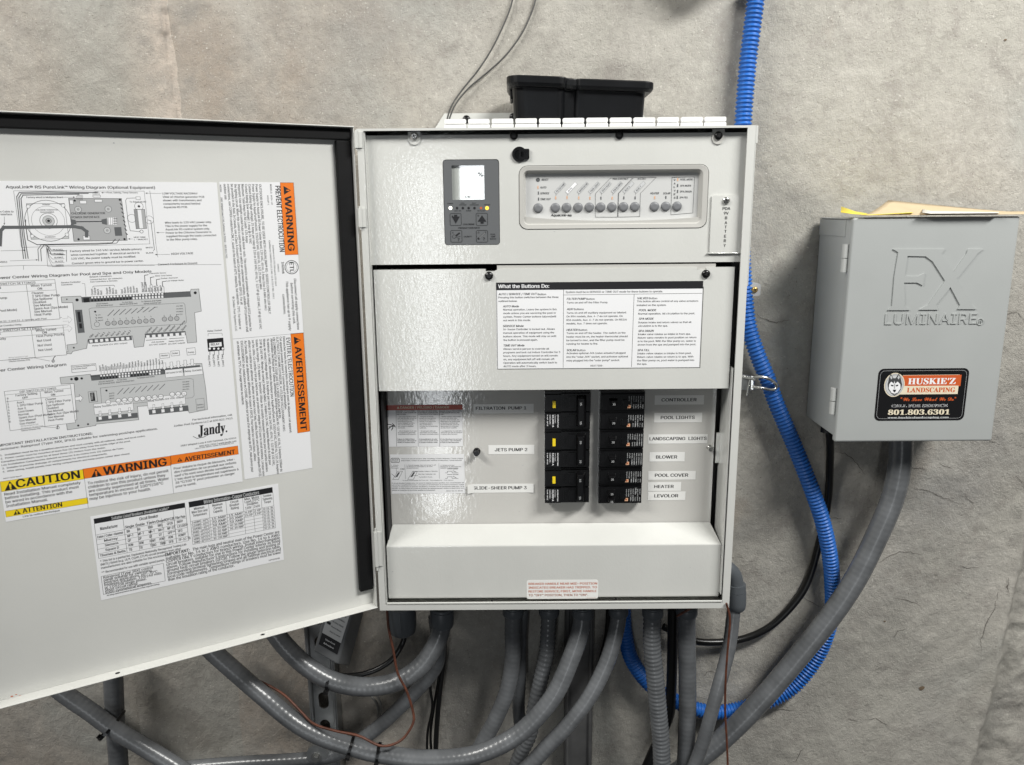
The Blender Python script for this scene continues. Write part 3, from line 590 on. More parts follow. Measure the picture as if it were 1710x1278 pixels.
hl('AUTO Mode', 616, 206, 690); PARA(mb, pm, ['Normal operation. Leave the system in this', 'mode unless you are servicing the pool or', 'system. Power Center buttons (above)will', 'not work in this mode.'], 618, 221, 271, 8.5, 868, **S)
hl('SERVICE Mode', 616, 298, 712); PARA(mb, pm, ['In-house Controller is locked out. Allows', 'manual operation of equipment using the', 'buttons above. This mode will stay on until', 'the button is pressed again.'], 618, 313, 363, 8.5, 866, **S)
hl('TIME OUT Mode', 618, 389, 716); PARA(mb, pm, ['Allows service person to override all', 'programs and lock out indoor Controller for 3', 'hours. Any equipment turned on will remain', 'on, any equipment left off will remain off.', 'Operation will automatically switch back to', 'AUTO mode after 3 hours.'], 618, 405, 486, 8.5, 884, **S)
hl('FILTER PUMP', 915, 171, 1002, 'Button', 1045); T(mb, pm, 'Turns on and off the Filter Pump.', 915, 188, 8.5, 1108, **S)
hl('AUX', 915, 219, 943, 'Buttons', 994); PARA(mb, pm, ['Turns on and off auxiliary equipment as labeled.', 'On RS4 models, Aux. 4-7 do not operate. On', 'RS6 models, Aux. 6-7 do not operate. On RS2/6', 'models, Aux. 7 does not operate.'], 914, 236, 286, 8.5, 1196, **S)
hl('HEATER', 914, 316, 965, 'Button', 1010); PARA(mb, pm, ['Turns on and off the heater. The switch on the', 'heater must be on, the heater thermostat should', 'be turned to max, and the filter pump must be', 'running for heater to fire.'], 914, 331, 381, 8.5, 1200, **S)
hl('SOLAR', 914, 411, 958, 'Button', 1002); PARA(mb, pm, ['Activates optional JVA (valve actuator) plugged', 'into the "solar JVA" socket, and activates optional', 'relay plugged into the "solar pump" socket.'], 914, 425, 459, 8.5, 1202, **S)
T(mb, pm, 'H0277300-', 1026, 483, 8, 1086, **S)
hl('VALVES', 1244, 168, 1294, 'Button', 1338); PARA(mb, pm, ['This button allows control of any valve actuators', 'installed on the system.'], 1243, 182, 200, 8.5, 1530, **S)
hl('POOL MODE', 1252, 224, 1332); T(mb, pm, 'Normal operation. All circulation to the pool.', 1250, 240, 8.5, 1514, **S)
hl('SPA MODE', 1252, 264, 1320); PARA(mb, pm, ['Rotates intake and return valves so that all', 'circulation is to the spa.'], 1250, 281, 297, 8.5, 1498, **S)
hl('SPA DRAIN', 1250, 321, 1320); PARA(mb, pm, ['Intake valve rotates so intake is from spa.', 'Return valve remains in pool position so return', 'is to the pool. With the filter pump on, water is', 'drawn from the spa and pumped into the pool.'], 1248, 336, 385, 8.5, 1522, **S)
hl('SPA FILL', 1246, 411, 1302); PARA(mb, pm, ['Intake valve rotates so intake is from pool.', 'Return valve rotates so return is to spa. With', 'the filter pump on, pool water is pumped into', 'the spa.'], 1245, 426, 475, 8.5, 1512, **S)
mb.build('instruction_sticker', mid, P_)
# ---- inner breaker panel
YI = -0.102; pi_ = YP(YI)
a0, a1, b0, b1 = quad_ab(pi_, (645, 655), (1197, 650), (1186, 872), (655, 880)); IC = (a0, a1, b0, b1)
b1 = pi_.px(900, 590)[1]
mb = MB(); mb.plate(pi_, [(a0, b0 - .004), (a1, b0 - .004), (a1, b1), (a0, b1)], (), -.004, 0)
brk = mb.build('breaker_cover', panel, INNER, origin=pi_.W((a0 + a1) / 2, b0), bevel=.0006)
def strip(s, x0, y0, x1, y1, tx, ty, tx2, h, Z, curl=False):
    mb = MB(); c = .0002
    A0, A1, B0, B1 = ab(pi_, Z, x0, y0, x1, y1); nx = 10; vs = []
    for i in range(nx + 1):
        for k in (0, 1):
            u = i / nx; lift = .0003 + (.0030 * max(0, 1 - u * 12) ** 2 + .0012 * max(0, u * 9 - 8) ** 2 if curl else .0)
            vs.append(pi_.W(A0 + (A1 - A0) * u, B0 + (B1 - B0) * k, lift))
    mb.add(vs, [(2 * i, 2 * i + 2, 2 * i + 3, 2 * i + 1) for i in range(nx)], TAPE)
    T(mb, pi_, s, tx, ty, h, tx2, bold=.034, Z=Z, c=.0006, res=2)
    mb.build('name_strip', brk, P_, label='white lettering tape reading ' + s)
ZL = zoomer(5.81, 630, 640); ZR = zoomer(5.344, 900, 640)
strip('FILTRATION  PUMP 1', 933, 204, 1517, 291, 958, 258, 1445, 29, ZL)
strip('JETS PUMP 2', 1078, 601, 1524, 687, 1142, 661, 1455, 30, ZL)
strip('SLIDE-SHEER PUMP 3', 876, 978, 1516, 1060, 933, 1032, 1448, 30, ZL, True)
strip('CONTROLLER', 1034, 109, 1470, 190, 1094, 163, 1405, 28, ZR); strip('POOL LIGHTS', 1030, 266, 1453, 348, 1087, 321, 1388, 28, ZR)
strip('LANDSCAPING  LIGHTS', 977, 458, 1502, 537, 987, 510, 1494, 28, ZR); strip('BLOWER', 987, 616, 1299, 698, 1045, 673, 1232, 28, ZR)
strip('POOL COVER', 976, 785, 1396, 860, 1035, 836, 1330, 28, ZR); strip('HEATER', 973, 884, 1266, 961, 1030, 936, 1201, 27, ZR); strip('LEVOLOR', 973, 968, 1305, 1043, 1030, 1019, 1241, 28, ZR)
# red-banner danger sticker
mb = MB(); RECT(mb, pi_, 96, 212, 832, 612, WHT, ZL, .0002)
RECT(mb, pi_, 88, 214, 828, 258, RED, ZL, .0004)
T(mb, pi_, 'DANGER / PELIGRO / DANGER', 225, 248, 22, 697, m=CRM, bold=.03, Z=ZL, c=.0008); POLY(mb, pi_, [(190, 248), (216, 248), (203, 224)], CRM, ZL, c=.0008)
for x in (182, 392, 600): LINE(mb, pi_, [(x, 262), (x + 6, 612)], .5, BLK, ZL)
for x0, x1, hd_, bd, ft in ((186, 378, ['HAZARD OF ELECTRIC', 'SHOCK, EXPLOSION OR', 'ARC FLASH'], ['- Turn each circuit breaker', 'OFF and ON after installing.', 'If circuit breaker handle', 'does not move to the', 'center (tripped) position,', 'turn circuit breaker off', 'and contact a qualified', 'electrician.', '', '- Circuit breaker must only', 'be supplied by grounded', 'neutral electrical systems.'], ['Failure to follow these', 'instructions will result in', 'death or serious injury.']),
                            (398, 590, ['PELIGRO DE DESCARGA', 'ELECTRICA, EXPLOSION', 'O DESTELLO ELECTRICO'], ['- Despues de instalar,', 'coloque los interruptores', 'en posicion de abierto y', 'cerrado. Si la palanca no', 'se mueve al centro,', 'abra el interruptor y', 'consulte con un electricista', 'calificado.', '', '- El interruptor debe ser', 'alimentado con un sistema', 'de neutro conectado a tierra.'], ['El incumplimiento de estas', 'instrucciones puede causar', 'la muerte o lesiones serias.']),
                            (602, 820, ['RISQUE D\'ELECTROCUTION,', 'D\'EXPLOSION OU ECLAIR', 'D\'ARC'], ['- Mettre chaque disjoncteur', 'hors tension puis sous', 'tension. Si la manette du', 'disjoncteur ne revient pas', 'en position centrale de', 'declenchement, ouvrir le', 'disjoncteur et contacter', 'un electricien qualifie.', '', '- Le disjoncteur ne doit etre', 'alimente que par un systeme', 'a neutre mis a la terre.'], ['Si ces directives ne sont pas', 'respectees, cela entrainera', 'la mort ou des blessures.'])):
    PARA(mb, pi_, hd_, x0, 276, 308, 10, x1, bold=.04, Z=ZL); PARA(mb, pi_, bd, x0 + 10, 330, 500, 9, x1 + 2, bold=.01, Z=ZL); PARA(mb, pi_, ft, x0 + 10, 548, 580, 9.5, x1, bold=.04, Z=ZL)
for p in ([(100, 400), (130, 402), (155, 412)], [(155, 412), (176, 425)], [(155, 412), (150, 440)], [(108, 445), (130, 425), (155, 412)], [(115, 425), (150, 418)], [(140, 455), (155, 420)], [(148, 392), (168, 412)]): LINE(mb, pi_, p, 1.3, BLK, ZL)
mb.build('danger_sticker', brk, P_, label='white warning sticker with a red banner')
mb = MB(); RECT(mb, pi_, 122, 692, 852, 1068, WHT, ZL, .0002)
a_, b_, c_, d_ = ab(pi_, ZL, 133, 728, 215, 770); LINE(mb, pi_, rrect(a_, b_, c_, d_, .0015, 2), .9, BLK, raw=True, closed=True); T(mb, pi_, 'TEST', 142, 763, 26, 206, m=FAD, Z=ZL)
PARA(mb, pi_, ['Test each circuit breaker after installing / Probar despues / Tester chaque', 'disjoncteur / botón de prueba para verificar el disyuntor / essai mensuel'], 232, 738, 756, 9, 835, bold=.02, Z=ZL)
for x, ls in ((132, ['1. Press', 'Oprima', 'Pousser']), (284, ['2. Circuit breaker trips and power is off', 'Se dispara el interruptor y se corta', "Declenchement"]), (614, ['3. Restore power', 'Restaurar la alimentacion', "Rétablir l'alimentation"])):
    PARA(mb, pi_, ls, x, 800, 828, 8, x + (75 if x < 200 else 285 if x < 400 else 200), bold=.02, Z=ZL)
LINE(mb, pi_, [(268, 790), (274, 930)], .4, BLK, ZL); LINE(mb, pi_, [(598, 780), (604, 925)], .4, BLK, ZL)
for dx in (0, 145):
    LINE(mb, pi_, [(150 + dx, 935), (205 + dx, 935), (245 + dx, 855), (200 + dx, 855), (150 + dx, 935)], .5, BLK, ZL); POLY(mb, pi_, [(175 + dx, 910), (195 + dx, 910), (222 + dx, 865), (205 + dx, 865)], FAD, ZL, c=.0006)
T(mb, pi_, 'ON', 225, 840, 14, 262, Z=ZL); LINE(mb, pi_, [(140, 880), (180, 915)], .6, BLK, ZL); LINE(mb, pi_, [(185, 825), (188, 880)], .4, BLK, ZL)
for y, s in ((832, 'O/OFF'), (886, 'I/ON')):
    LINE(mb, pi_, [(680, y), (728, y)], .7, BLK, ZL); T(mb, pi_, s, 735, y + 5, 11, 785, Z=ZL); LINE(mb, pi_, [(660, y + 38), (680, y + 38), (682, y + 22), (725, y + 22), (727, y + 38), (785, y + 38)], .6, BLK, ZL); LINE(mb, pi_, [(735, y + 18), (765, y + 30)], .8, BLK, ZL)
PARA(mb, pi_, ['Handle / Palanca / Manette', 'Red flag / Indicador rojo', 'Test button / Boton'], 400, 860, 915, 9, 585, m=FAD, Z=ZL); LINE(mb, pi_, [(345, 860), (395, 858)], .6, BLK, ZL); LINE(mb, pi_, [(335, 895), (395, 898)], .6, BLK, ZL)
T(mb, pi_, 'To reset move handle OFF then ON - Para restablecer - Pour rearmer', 245, 948, 8, 740, m=FAD, Z=ZL)
PARA(mb, pi_, ['If circuit breaker handle does not move to tripped (center) position, turn circuit breaker off', 'and contact a qualified electrician. / Si la palanca del interruptor no se mueve a la posicion central', 'coloque el interruptor en posicion de abierto y consulte con un electricista calificado. / Si la', 'manette du disjoncteur ne va pas en position de declenchement, mettez le disjoncteur hors', 'tension et contactez un electricien qualifie immediatement.'], 140, 975, 1045, 9, 842, bold=.02, Z=ZL, just=True)
T(mb, pi_, '48840-502-01  REV 02', 668, 1050, 9, 830, bold=.02, Z=ZL)
mb.build('test_sticker', brk, P_, label='white breaker test instruction sticker with small line drawings')
# little studs on the inner panel
def knob(pl, x, y, Z, r, L_, mt, nm, par):
    mb = MB(); a, b = pl.px(*Z(x, y)); mb.tube([pl.W(a, b, 0), pl.W(a, b, L_ * .4), pl.W(a, b, L_ * .42), pl.W(a, b, L_)], [r, r, r * .8, r * .75], 14); mb.build(nm, par, mt, origin=pl.W(a, b))
knob(pi_, 966, 660, ZL, .0052, .012, BLACK, 'stud', brk); knob(pi_, 1521, 573, ZR, .0042, .010, ZINC, 'stud', brk)
# side light-grey inner wall at the right
mb = MB(); mb.box(X1 - .0125, X1 - .0112, -.149, -.10, .02, .35); mb.build('side_liner', panel, PAINT)
for z0, z1 in ((pi_.px(1200, 772)[1], pi_.px(1200, 722)[1]), (.0, .0)):
    if z1 > z0: mb = MB(); mb.box(a1 + .002, a1 + .008, YI - .004, YI - .001, z0, z1); mb.build('latch_plate', panel, PAINT, bevel=.0005)
# ---- breakers
YB = YI - .016; pbk = YP(YB)
Zb = zoomer(6.232, 900, 645)
def breaker_single(x0, y0, x1, y1, nm, tandem=False):
    A0, A1, B0, B1 = ab(pbk, ident, x0, y0, x1, y1); B0 += .0004; B1 -= .0004; mb = MB(); og = pbk.W(A0, B0); W_, H_ = A1 - A0, B1 - B0
    P = Plane(og)
    mb.plate(P, [(0, 0), (W_, 0), (W_, H_), (0, H_)], (), -.018, -.0035); mb.plate(P, [(.0008, .002), (W_ - .0008, .002), (W_ - .0008, H_ - .003), (.0008, H_ - .003)], (), -.0036, 0)
    # raised ribs and the toggle well
    mb.plate(P, [(W_ * .04, H_ * .22), (W_ * .11, H_ * .22), (W_ * .11, H_ * .84), (W_ * .04, H_ * .84)], (), 0.0001, .0010)
    for f in (.22, .32, .47): mb.plate(P, [(W_ * f - .0006, H_ * .25), (W_ * f + .0006, H_ * .25), (W_ * f + .0006, H_ * .80), (W_ * f - .0006, H_ * .80)], (), 0.0001, .0009)
    mb.plate(P, [(W_ * .15, H_ * .10), (W_ * .60, H_ * .10), (W_ * .60, H_ * .14), (W_ * .15, H_ * .14)], (), 0.0001, .0008)
    mb.plate(P, [(W_ * .50, H_ * .26), (W_ * .62, H_ * .26), (W_ * .62, H_ * .62), (W_ * .50, H_ * .62)], (), 0.0001, .0020)
    o = mb.build(nm, panel, BLACK, origin=og, bevel=.0005)
    for k in ((0,) if not tandem else (0, 1)):
        h = MB(); zc = H_ * (.50 if not tandem else (.68, .28)[k]); xc = W_ * .285; hw, hh = .0050, .0042 if not tandem else .0028
        F = [P.W(xc - hw * .75, zc - hh * .9, .0075), P.W(xc + hw * .75, zc - hh * .9, .0075), P.W(xc + hw * .9, zc + hh * .55, .0085), P.W(xc - hw * .9, zc + hh * .55, .0085)]
        Bk = [P.W(xc - hw, zc - hh * 1.2, 0), P.W(xc + hw, zc - hh * 1.2, 0), P.W(xc + hw * 1.2, zc + hh * 1.3, 0), P.W(xc - hw * 1.2, zc + hh * 1.3, 0)]
        h.hexa(F, Bk); h.build('toggle_handle', o, BLACK, bevel=.0008)
    p = MB(); c = .0004
    bx = .60
    for j in range(7):                               # white print block on the right side of the breaker
        xx = W_ * (bx + .052 * j)
        put(p, P, random.choice(('SWD 120/240V', '40C Cu/Al WIRE', 'HACR TYPE', '10kA 60/75', 'TYPE HOM')), xx + .0018, H_ * .80, .0019, width=H_ * random.choice((.28, .4, .55) if j < 2 else (.3, .62, .6)), m=LGR, bold=.02, rot=R(-90), c=c)
        if j > 1: put(p, P, 'CLASS CTL', xx + .0018, H_ * .36, .0018, width=H_ * .22, m=LGR, bold=.03, rot=R(-90), c=c)
    sq = (W_ * bx + .0002, H_ * .16, .0046)
    p.add([P.W(sq[0] + u * sq[2], sq[1] + v * sq[2], c) for u, v in ((0, 0), (1, 0), (1, 1), (0, 1))], [(0, 1, 2, 3)], SOR); p.add([P.W(sq[0] + u * sq[2], sq[1] + v * sq[2], c + .0001) for u, v in ((.3, .3), (.7, .3), (.7, .7), (.3, .7))], [(0, 1, 2, 3)], RST)
    for k in ((0,) if not tandem else (0, 1)):
        zc = H_ * (.50 if not tandem else (.68, .28)[k]); P2 = Plane(P.W(0, 0, .0087)); put(p, P2, nm_txt[0], W_ * .285 - .0016, zc - .0028, .0042, m=LGR, bold=.02, c=.0001, width=.0036)
    if tandem: put(p, P, '15  15', W_ * .84, H_ * .85, .003, m=LGR, rot=R(-90), c=c)
    p.build('breaker_print', o, P_); return o
nm_txt = ['20']
rows = [(655, 687), (687, 718), (718.5, 750), (750.5, 781.5), (782, 810), (810, 842)]
for i, (y0, y1) in enumerate(rows):
    xo = -0.7 * i
    nm_txt[0] = ('15', '20', '20', '20', '20', '15')[i]
    breaker_single(1003 + xo * .8, y0, 1077 + xo * 2 * .8, y1, 'circuit_breaker', i == 5)
def breaker_double(x0, y0, x1, y1, txt):
    A0, A1, B0, B1 = ab(pbk, ident, x0, y0, x1, y1); B0 += .0003; B1 -= .0005; og = pbk.W(A0, B0); W_, H_ = A1 - A0, B1 - B0; P = Plane(og); mb = MB()
    R_ = lambda u0, u1, v0, v1, c0, c1: mb.plate(P, [(W_ * u0, H_ * v0), (W_ * u1, H_ * v0), (W_ * u1, H_ * v1), (W_ * u0, H_ * v1)], (), c0, c1)
    R_(0, 1, 0, 1, -.018, -.004); R_(.0, .36, .02, .44, -.0041, .0006); R_(.0, .36, .52, .93, -.0041, -.0006); R_(.36, 1, .03, .46, -.0041, 0); R_(.36, 1, .50, .96, -.0041, 0)
    for v in (.12, .60):
        for u in (.42, .47): R_(u, u + .012, v, v + .24, 0.0001, .0010)
        R_(.55, .66, v - .02, v + .28, 0.0001, .0014); R_(.52, .67, v + .27, v + .30, 0.0001, .0022)
    o = mb.build('circuit_breaker', panel, BLACK, origin=og, bevel=.0005)
    h = MB(); h.hexa([P.W(W_ * .72, H_ * .12, .010), P.W(W_ * .86, H_ * .12, .010), P.W(W_ * .86, H_ * .88, .010), P.W(W_ * .72, H_ * .88, .010)], [P.W(W_ * .69, H_ * .08, 0), P.W(W_ * .92, H_ * .08, 0), P.W(W_ * .92, H_ * .92, 0), P.W(W_ * .69, H_ * .92, 0)])
    h.build('toggle_handle', o, BLACK, bevel=.001)
    b = MB(); b.plate(P, [(W_ * .17, H_ * .60), (W_ * .235, H_ * .60), (W_ * .235, H_ * .78), (W_ * .17, H_ * .78)], (), -.0006, .0030, YEL); b.build('test_button', o, P_, bevel=.0004)
    p = MB()
    for j, (s, sz, L_) in enumerate((('5 mA  GFCI', .0022, .30), ('120/240V~', .0020, .27), ('10,000 A', .0036, .33), ('SYSTEMS', .0020, .22), ('INTERRUPTING', .0022, .34))):
        put(p, Plane(P.W(0, 0, .0006)), s, W_ * (.045 + .058 * j), H_ * .41, sz, width=H_ * L_, m=WHT, bold=.04, rot=R(-90), c=.0010)
    P2 = Plane(P.W(0, 0, .010))
    p.build('breaker_print', o, P_)
    for v in (.20, .70): p = MB(); put(p, P2, txt, W_ * .765, H_ * (v + .07), .0036, m=LGR, bold=.01, rot=R(-90), c=.0003, width=.0042); p.build('amp_mark', o, P_)
for k, (y0, y1, s) in enumerate(((655, 718, '15'), (718.5, 782, '20'), (783, 841, '15'))): breaker_double(910 - k * .0, y0, 985 - k * .8, y1, s)
# ---- wiring cover at the bottom
YC = -0.1415; pc = YP(YC); q = [pc.px(644, 915.5), pc.px(1206, 906), pc.px(1199, 1008), pc.px(650, 1013)]
ri = [pi_.px(655, 877.5), pi_.px(1186, 870)]
zr = (q[0][1] + q[1][1]) / 2; zi = (ri[0][1] + ri[1][1]) / 2; xl = (q[0][0] + q[3][0]) / 2; xr = (q[1][0] + q[2][0]) / 2; zb = .0125
mb = MB(); v = [pc.W(xl, zb), pc.W(xr, zb), pc.W(xr, zr), pc.W(xl, zr), pi_.W(ri[0][0], zi, .0008), pi_.W(ri[1][0], zi, .0008), pi_.W(xl, zb), pi_.W(xr, zb)]
mb.add(v, [(0, 1, 2, 3), (3, 2, 5, 4), (0, 3, 4, 6), (1, 7, 5, 2), (0, 6, 7, 1)])
wc = mb.build('wiring_cover', panel, PAINT, origin=pc.W((xl + xr) / 2, zb), bevel=.0016, segs=3)
Zc = zoomer(2.714, 620, 860); mb = MB(); A = ab(pc, Zc, 704, 296, 1028, 379)
mb.plate(pc, rrect(*A, .003, 3), (), 0.0001, .0003, TAPE)
for i, s in enumerate(('BREAKER HANDLE NEAR MID-POSITION', 'INDICATES BREAKER HAS TRIPPED. TO', 'RESTORE SERVICE; FIRST, MOVE HANDLE', 'TO "OFF" POSITION, THEN TO "ON".')): T(mb, pc, s, 713, 317 + i * 17.2, 9.5, (1023, 1022, 1020, 982)[i], m=BRN, bold=.03, Z=Zc, c=.0007)
LINE(mb, pc, [(976, 376), (1018, 376)], .4, BRN, Zc); mb.build('trip_sticker', wc, P_, label='small white sticker with brown lettering')
for x, y in ((546, 389), (1109, 380)): mb = MB(); a, b = pc.px(*Zc(x, y)); mb.plate(pc, circ(a, b, .0017, 12), (), 0.0001, .0004); mb.build('screw_hole', wc, DARK)
mb = MB(); rs = random.Random(5)
for x, y, r in ((1424, 128, .0012), (96, 257, .0010), (810, 275, .0007), (1445, 237, .0008), (184, 374, .0008), (256, 372, .0008), (148, 75, .0007), (1230, 148, .0005), (60, 250, .0006)):
    a, b = pc.px(*Zc(x, y))
    if y > 140: mb.plate(pc, [(a + r * rs.uniform(.6, 1.3) * math.cos(t * .9), b + r * .5 * rs.uniform(.6, 1.3) * math.sin(t * .9)) for t in range(7)], (), 0.00005, .0002, MGR)
mb.build('paint_speck', wc, P_)['kind'] = 'stuff'
mb = MB(); rs2 = random.Random(11)
for x, y, r in ((873, 777, .0013), (867, 854, .0010), (892, 853, .0009), (733, 858, .0010), (748, 664, .0007), (1110, 858, .0006), (700, 866, .0005)):
    a, b = pi_.px(x, y); mb.plate(pi_, [(a + r * rs2.uniform(.7, 1.5) * math.cos(t * .9), b + r * .4 * rs2.uniform(.6, 1.3) * math.sin(t * .9)) for t in range(7)], (), 0.00005, .00012, MGR)
mb.build('paint_speck', brk, P_)['kind'] = 'stuff'
mb = MB()
for x, y, r in ((926, 387, .0010), (1240, 447, .0005), (640, 300, .0005), (800, 246, .0006)):
    a, b = pt.px(x, y); mb.plate(pt, [(a + r * rs2.uniform(.7, 1.5) * math.cos(t * .9), b + r * .4 * rs2.uniform(.6, 1.3) * math.sin(t * .9)) for t in range(7)], (), 0.00005, .00012, MGR)
mb.build('paint_speck', top, P_)['kind'] = 'stuff'
# ================================================================ DOOR
TH = 0.526; ct, st_ = math.cos(TH), math.sin(TH); HX = -0.2528; DW, DH = 0.502, 0.6606; DZ = 0.0029
DP = Plane((HX, YF, DZ), (ct, st_, 0), (0, 0, 1))     # a runs from -DW (free edge) to 0 (hinge), n faces the room
DEP = 0.017                                           # depth of the tray
PB = Plane(DP.W(0, 0, -DEP), DP.ex, DP.ez)
mb = MB(); tt = .0014
def slab(a0, a1, b0, b1, c0, c1, m=0):
    mb.hexa([DP.W(a0, b0, c1), DP.W(a1, b0, c1), DP.W(a1, b1, c1), DP.W(a0, b1, c1)], [DP.W(a0, b0, c0), DP.W(a1, b0, c0), DP.W(a1, b1, c0), DP.W(a0, b1, c0)], m)
slab(-DW, 0, 0, DH, -DEP - tt, -DEP); slab(-DW, 0, DH - tt, DH, -DEP, 0); slab(-DW, 0, 0, tt, -DEP, 0)
slab(-DW, -DW + tt, tt, DH - tt, -DEP, 0); slab(-tt, 0, tt, DH - tt, -DEP, -.002)
door = mb.build('door', panel, PAINT2, origin=DP.W(0, 0), bevel=.0007, label='open white steel door swung out to the left')
# foam gasket, top and hinge side
mb = MB(); zt0 = PB.px(0, 213.5, .009)[1]; xg0 = PB.px(561, 232, .009)[0]; xg1 = PB.px(586, 232, .009)[0]; zbt = PB.px(620, 985, .009)[1]
def gas(a0, a1, b0, b1):
    mb.hexa([PB.W(a0, b0, .009), PB.W(a1, b0, .009), PB.W(a1, b1, .009), PB.W(a0, b1, .009)], [PB.W(a0, b0, .0003), PB.W(a1, b0, .0003), PB.W(a1, b1, .0003), PB.W(a0, b1, .0003)])
gas(-DW + .004, xg1, zt0, DH - .0025); g1 = mb.build('gasket', door, RUBBER, bevel=.0015)
mb = MB(); gas(xg0, xg1, zbt, zt0 - .0006); mb.build('gasket', door, RUBBER, bevel=.0015)
# hinges
for py in (230, 360, 912):
    mb = MB(); a, b = DP.px(594 if py < 300 else 598 if py < 400 else 628, py); L_ = .010 if py < 300 else .012 if py < 400 else .026
    mb.tube([Vector((HX + .002, YF - .003, b - L_)), Vector((HX + .002, YF - .003, b + L_))], .0028, 12, cap=True)
    mb.tube([Vector((HX + .002, YF - .003, b - L_ * 1.25)), Vector((HX + .002, YF - .003, b + L_ * 1.2))], .0012, 8)
    mb.box(HX + .003, HX + .0095, YF - .0035, YF - .0022, b - L_, b + L_)
    mb.build('hinge', panel, PAINT, bevel=.0004)
for x, y in ((197, 1129), (439, 1063)):                # drain holes in the bottom flange
    mb = MB(); a, b = DP.px(x, y, -.008); mb.add([DP.W(a + .0028 * math.cos(k * .63), tt + .0003, -.0085 + .0022 * math.sin(k * .63)) for k in range(10)], [tuple(range(10))])
    mb.build('drain_hole', door, DARK, origin=DP.W(a, 0))
# ---- label 1: wiring diagrams
Q1 = zoomer(3.872, 0, 290); Q2 = zoomer(3.116, 0, 600); mb = MB()
pa = PB.px(362, 305); pbb = PB.px(10, 873); pbr = PB.px(405, 803); bl = (pbb[1] + pbr[1]) / 2; lx, rx, ty, by = pbb[0], (pa[0] + pbr[0]) / 2, pa[1], bl
mb.plate(PB, [(lx, by), (rx, by), (rx, ty), (lx, ty)], (), 0.00005, .0003, WHT)
a1s, a2s = dict(Z=Q1), dict(Z=Q2)
T(mb, PB, 'AquaLink® RS PureLink™ Wiring Diagram (Optional Equipment)', 38, 96, 19, 1002, bold=.022, Z=Q1, res=2)
BOXL(mb, PB, 88, 112, 968, 455, .35, **a1s); LINE(mb, PB, [(968, 112), (985, 220), (1008, 460), (1020, 540)], .35, **a1s)
LINE(mb, PB, [(0, 600), (150, 594), (1430, 588)], .35, **a1s)
for k in range(3): LINE(mb, PB, [(152 + k * 15, 550 - k), (135 + k * 11, 400), (108 + k * 14, 150 + k * 6), (125 + k * 12, 122 + k * 9), (300, 118 + k * 9), (630 - k * 60, 124 + k * 5)], 1.1, GRY, **a1s)
a_, b_, c_, d_ = ab(PB, Q1, 170, 195, 445, 420); LINE(mb, PB, [(a_, c_), (b_, c_), (b_, d_), (a_, d_)], .4, raw=True, closed=True); mb.add([PB.W(a_, c_, lay(.0004)), PB.W(b_, c_, lay(.0004)), PB.W(b_, d_, lay(.0004)), PB.W(a_, d_, lay(.0004))], [(0, 1, 2, 3)], LGR)
RING(mb, PB, 312, 306, 132, .6, Z=Q1, fill=WHT, n=36); RING(mb, PB, 312, 306, 95, .3, Z=Q1, n=30, c=.0006); RING(mb, PB, 314, 306, 50, .5, Z=Q1, n=24, c=.0006); RING(mb, PB, 314, 306, 34, .4, Z=Q1, fill=LGR, c=.0007); RING(mb, PB, 314, 306, 16, .5, Z=Q1, fill=MGR, c=.0008); RING(mb, PB, 314, 306, 7, .5, Z=Q1, fill=BLK, c=.0009)
for x, y in ((182, 213), (408, 207), (208, 405), (433, 395)): RING(mb, PB, x, y, 11, .4, Z=Q1, fill=WHT, c=.0006)
for s, x, y, x2 in (('PRIMARY', 275, 205, 325), ('CHLORINE GENERATOR', 232, 240, 375), ('TRANSFORMER', 258, 254, 350), ('SECONDARY', 290, 415, 360)): T(mb, PB, s, x, y, 8, x2, Z=Q1, c=.0009)
POLY(mb, PB, [(443, 160), (785, 162), (822, 432), (478, 438)], MGR, Q1, .0004); LINE(mb, PB, [(443, 160), (785, 162), (822, 432), (478, 438)], .5, BLK, Q1, closed=True)
for x, y in ((505, 232), (700, 230), (693, 368)): RING(mb, PB, x, y, 20, .4, Z=Q1, fill=LGR, c=.0006); RING(mb, PB, x, y, 6, .3, Z=Q1, fill=MGR, c=.0008)
for x, y in ((483, 175), (775, 170), (508, 425), (805, 424)): RING(mb, PB, x, y, 6, .3, Z=Q1, fill=BLK, c=.0007)
T(mb, PB, 'CHLORINE GENERATOR', 462, 265, 14, 680, **a1s); T(mb, PB, 'POWER INTERFACE', 465, 290, 14, 645, **a1s)
LINE(mb, PB, [(495, 312), (660, 310)], 1.2, BLK, Q1); POLY(mb, PB, [(455, 295), (488, 300), (495, 325), (460, 335)], GRY, Q1, .0007); POLY(mb, PB, [(655, 298), (690, 290), (692, 332), (660, 325)], GRY, Q1, .0007)
RECT(mb, PB, 695, 285, 755, 330, WHT, Q1, .0006)
for k in range(4): LINE(mb, PB, [(735, 290 + k * 11), (755, 290 + k * 11)], .8, BLK, Q1, c=.0008); LINE(mb, PB, [(700 + k * 14, 285), (700 + k * 14, 330)], .35, BLK, Q1, c=.0008)
RECT(mb, PB, 738, 347, 790, 402, GRY, Q1, .0007)
for x0, y0, x1, y1 in ((515, 175, 560, 195), (600, 140, 650, 153), (610, 168, 662, 184), (448, 172, 475, 198), (536, 403, 582, 428), (878, 150, 908, 168)): RECT(mb, PB, x0, y0, x1, y1, WHT, Q1, .0007); BOXL(mb, PB, x0, y0, x1, y1, .35, Z=Q1, c=.0009)
for k in range(6): LINE(mb, PB, [(498 + k * 7, 172), (495 + k * 8, 148), (505 + k * 5, 138)], .35, BLK, Q1); LINE(mb, PB, [(603 + k * 8, 140), (600 + k * 8, 122), (618 + k * 3, 118)], .35, BLK, Q1)
for k in range(8): LINE(mb, PB, [(778 + k * 5, 195 + k * 27), (788 + k * 5, 205 + k * 27)], 1.2, BLK, Q1)
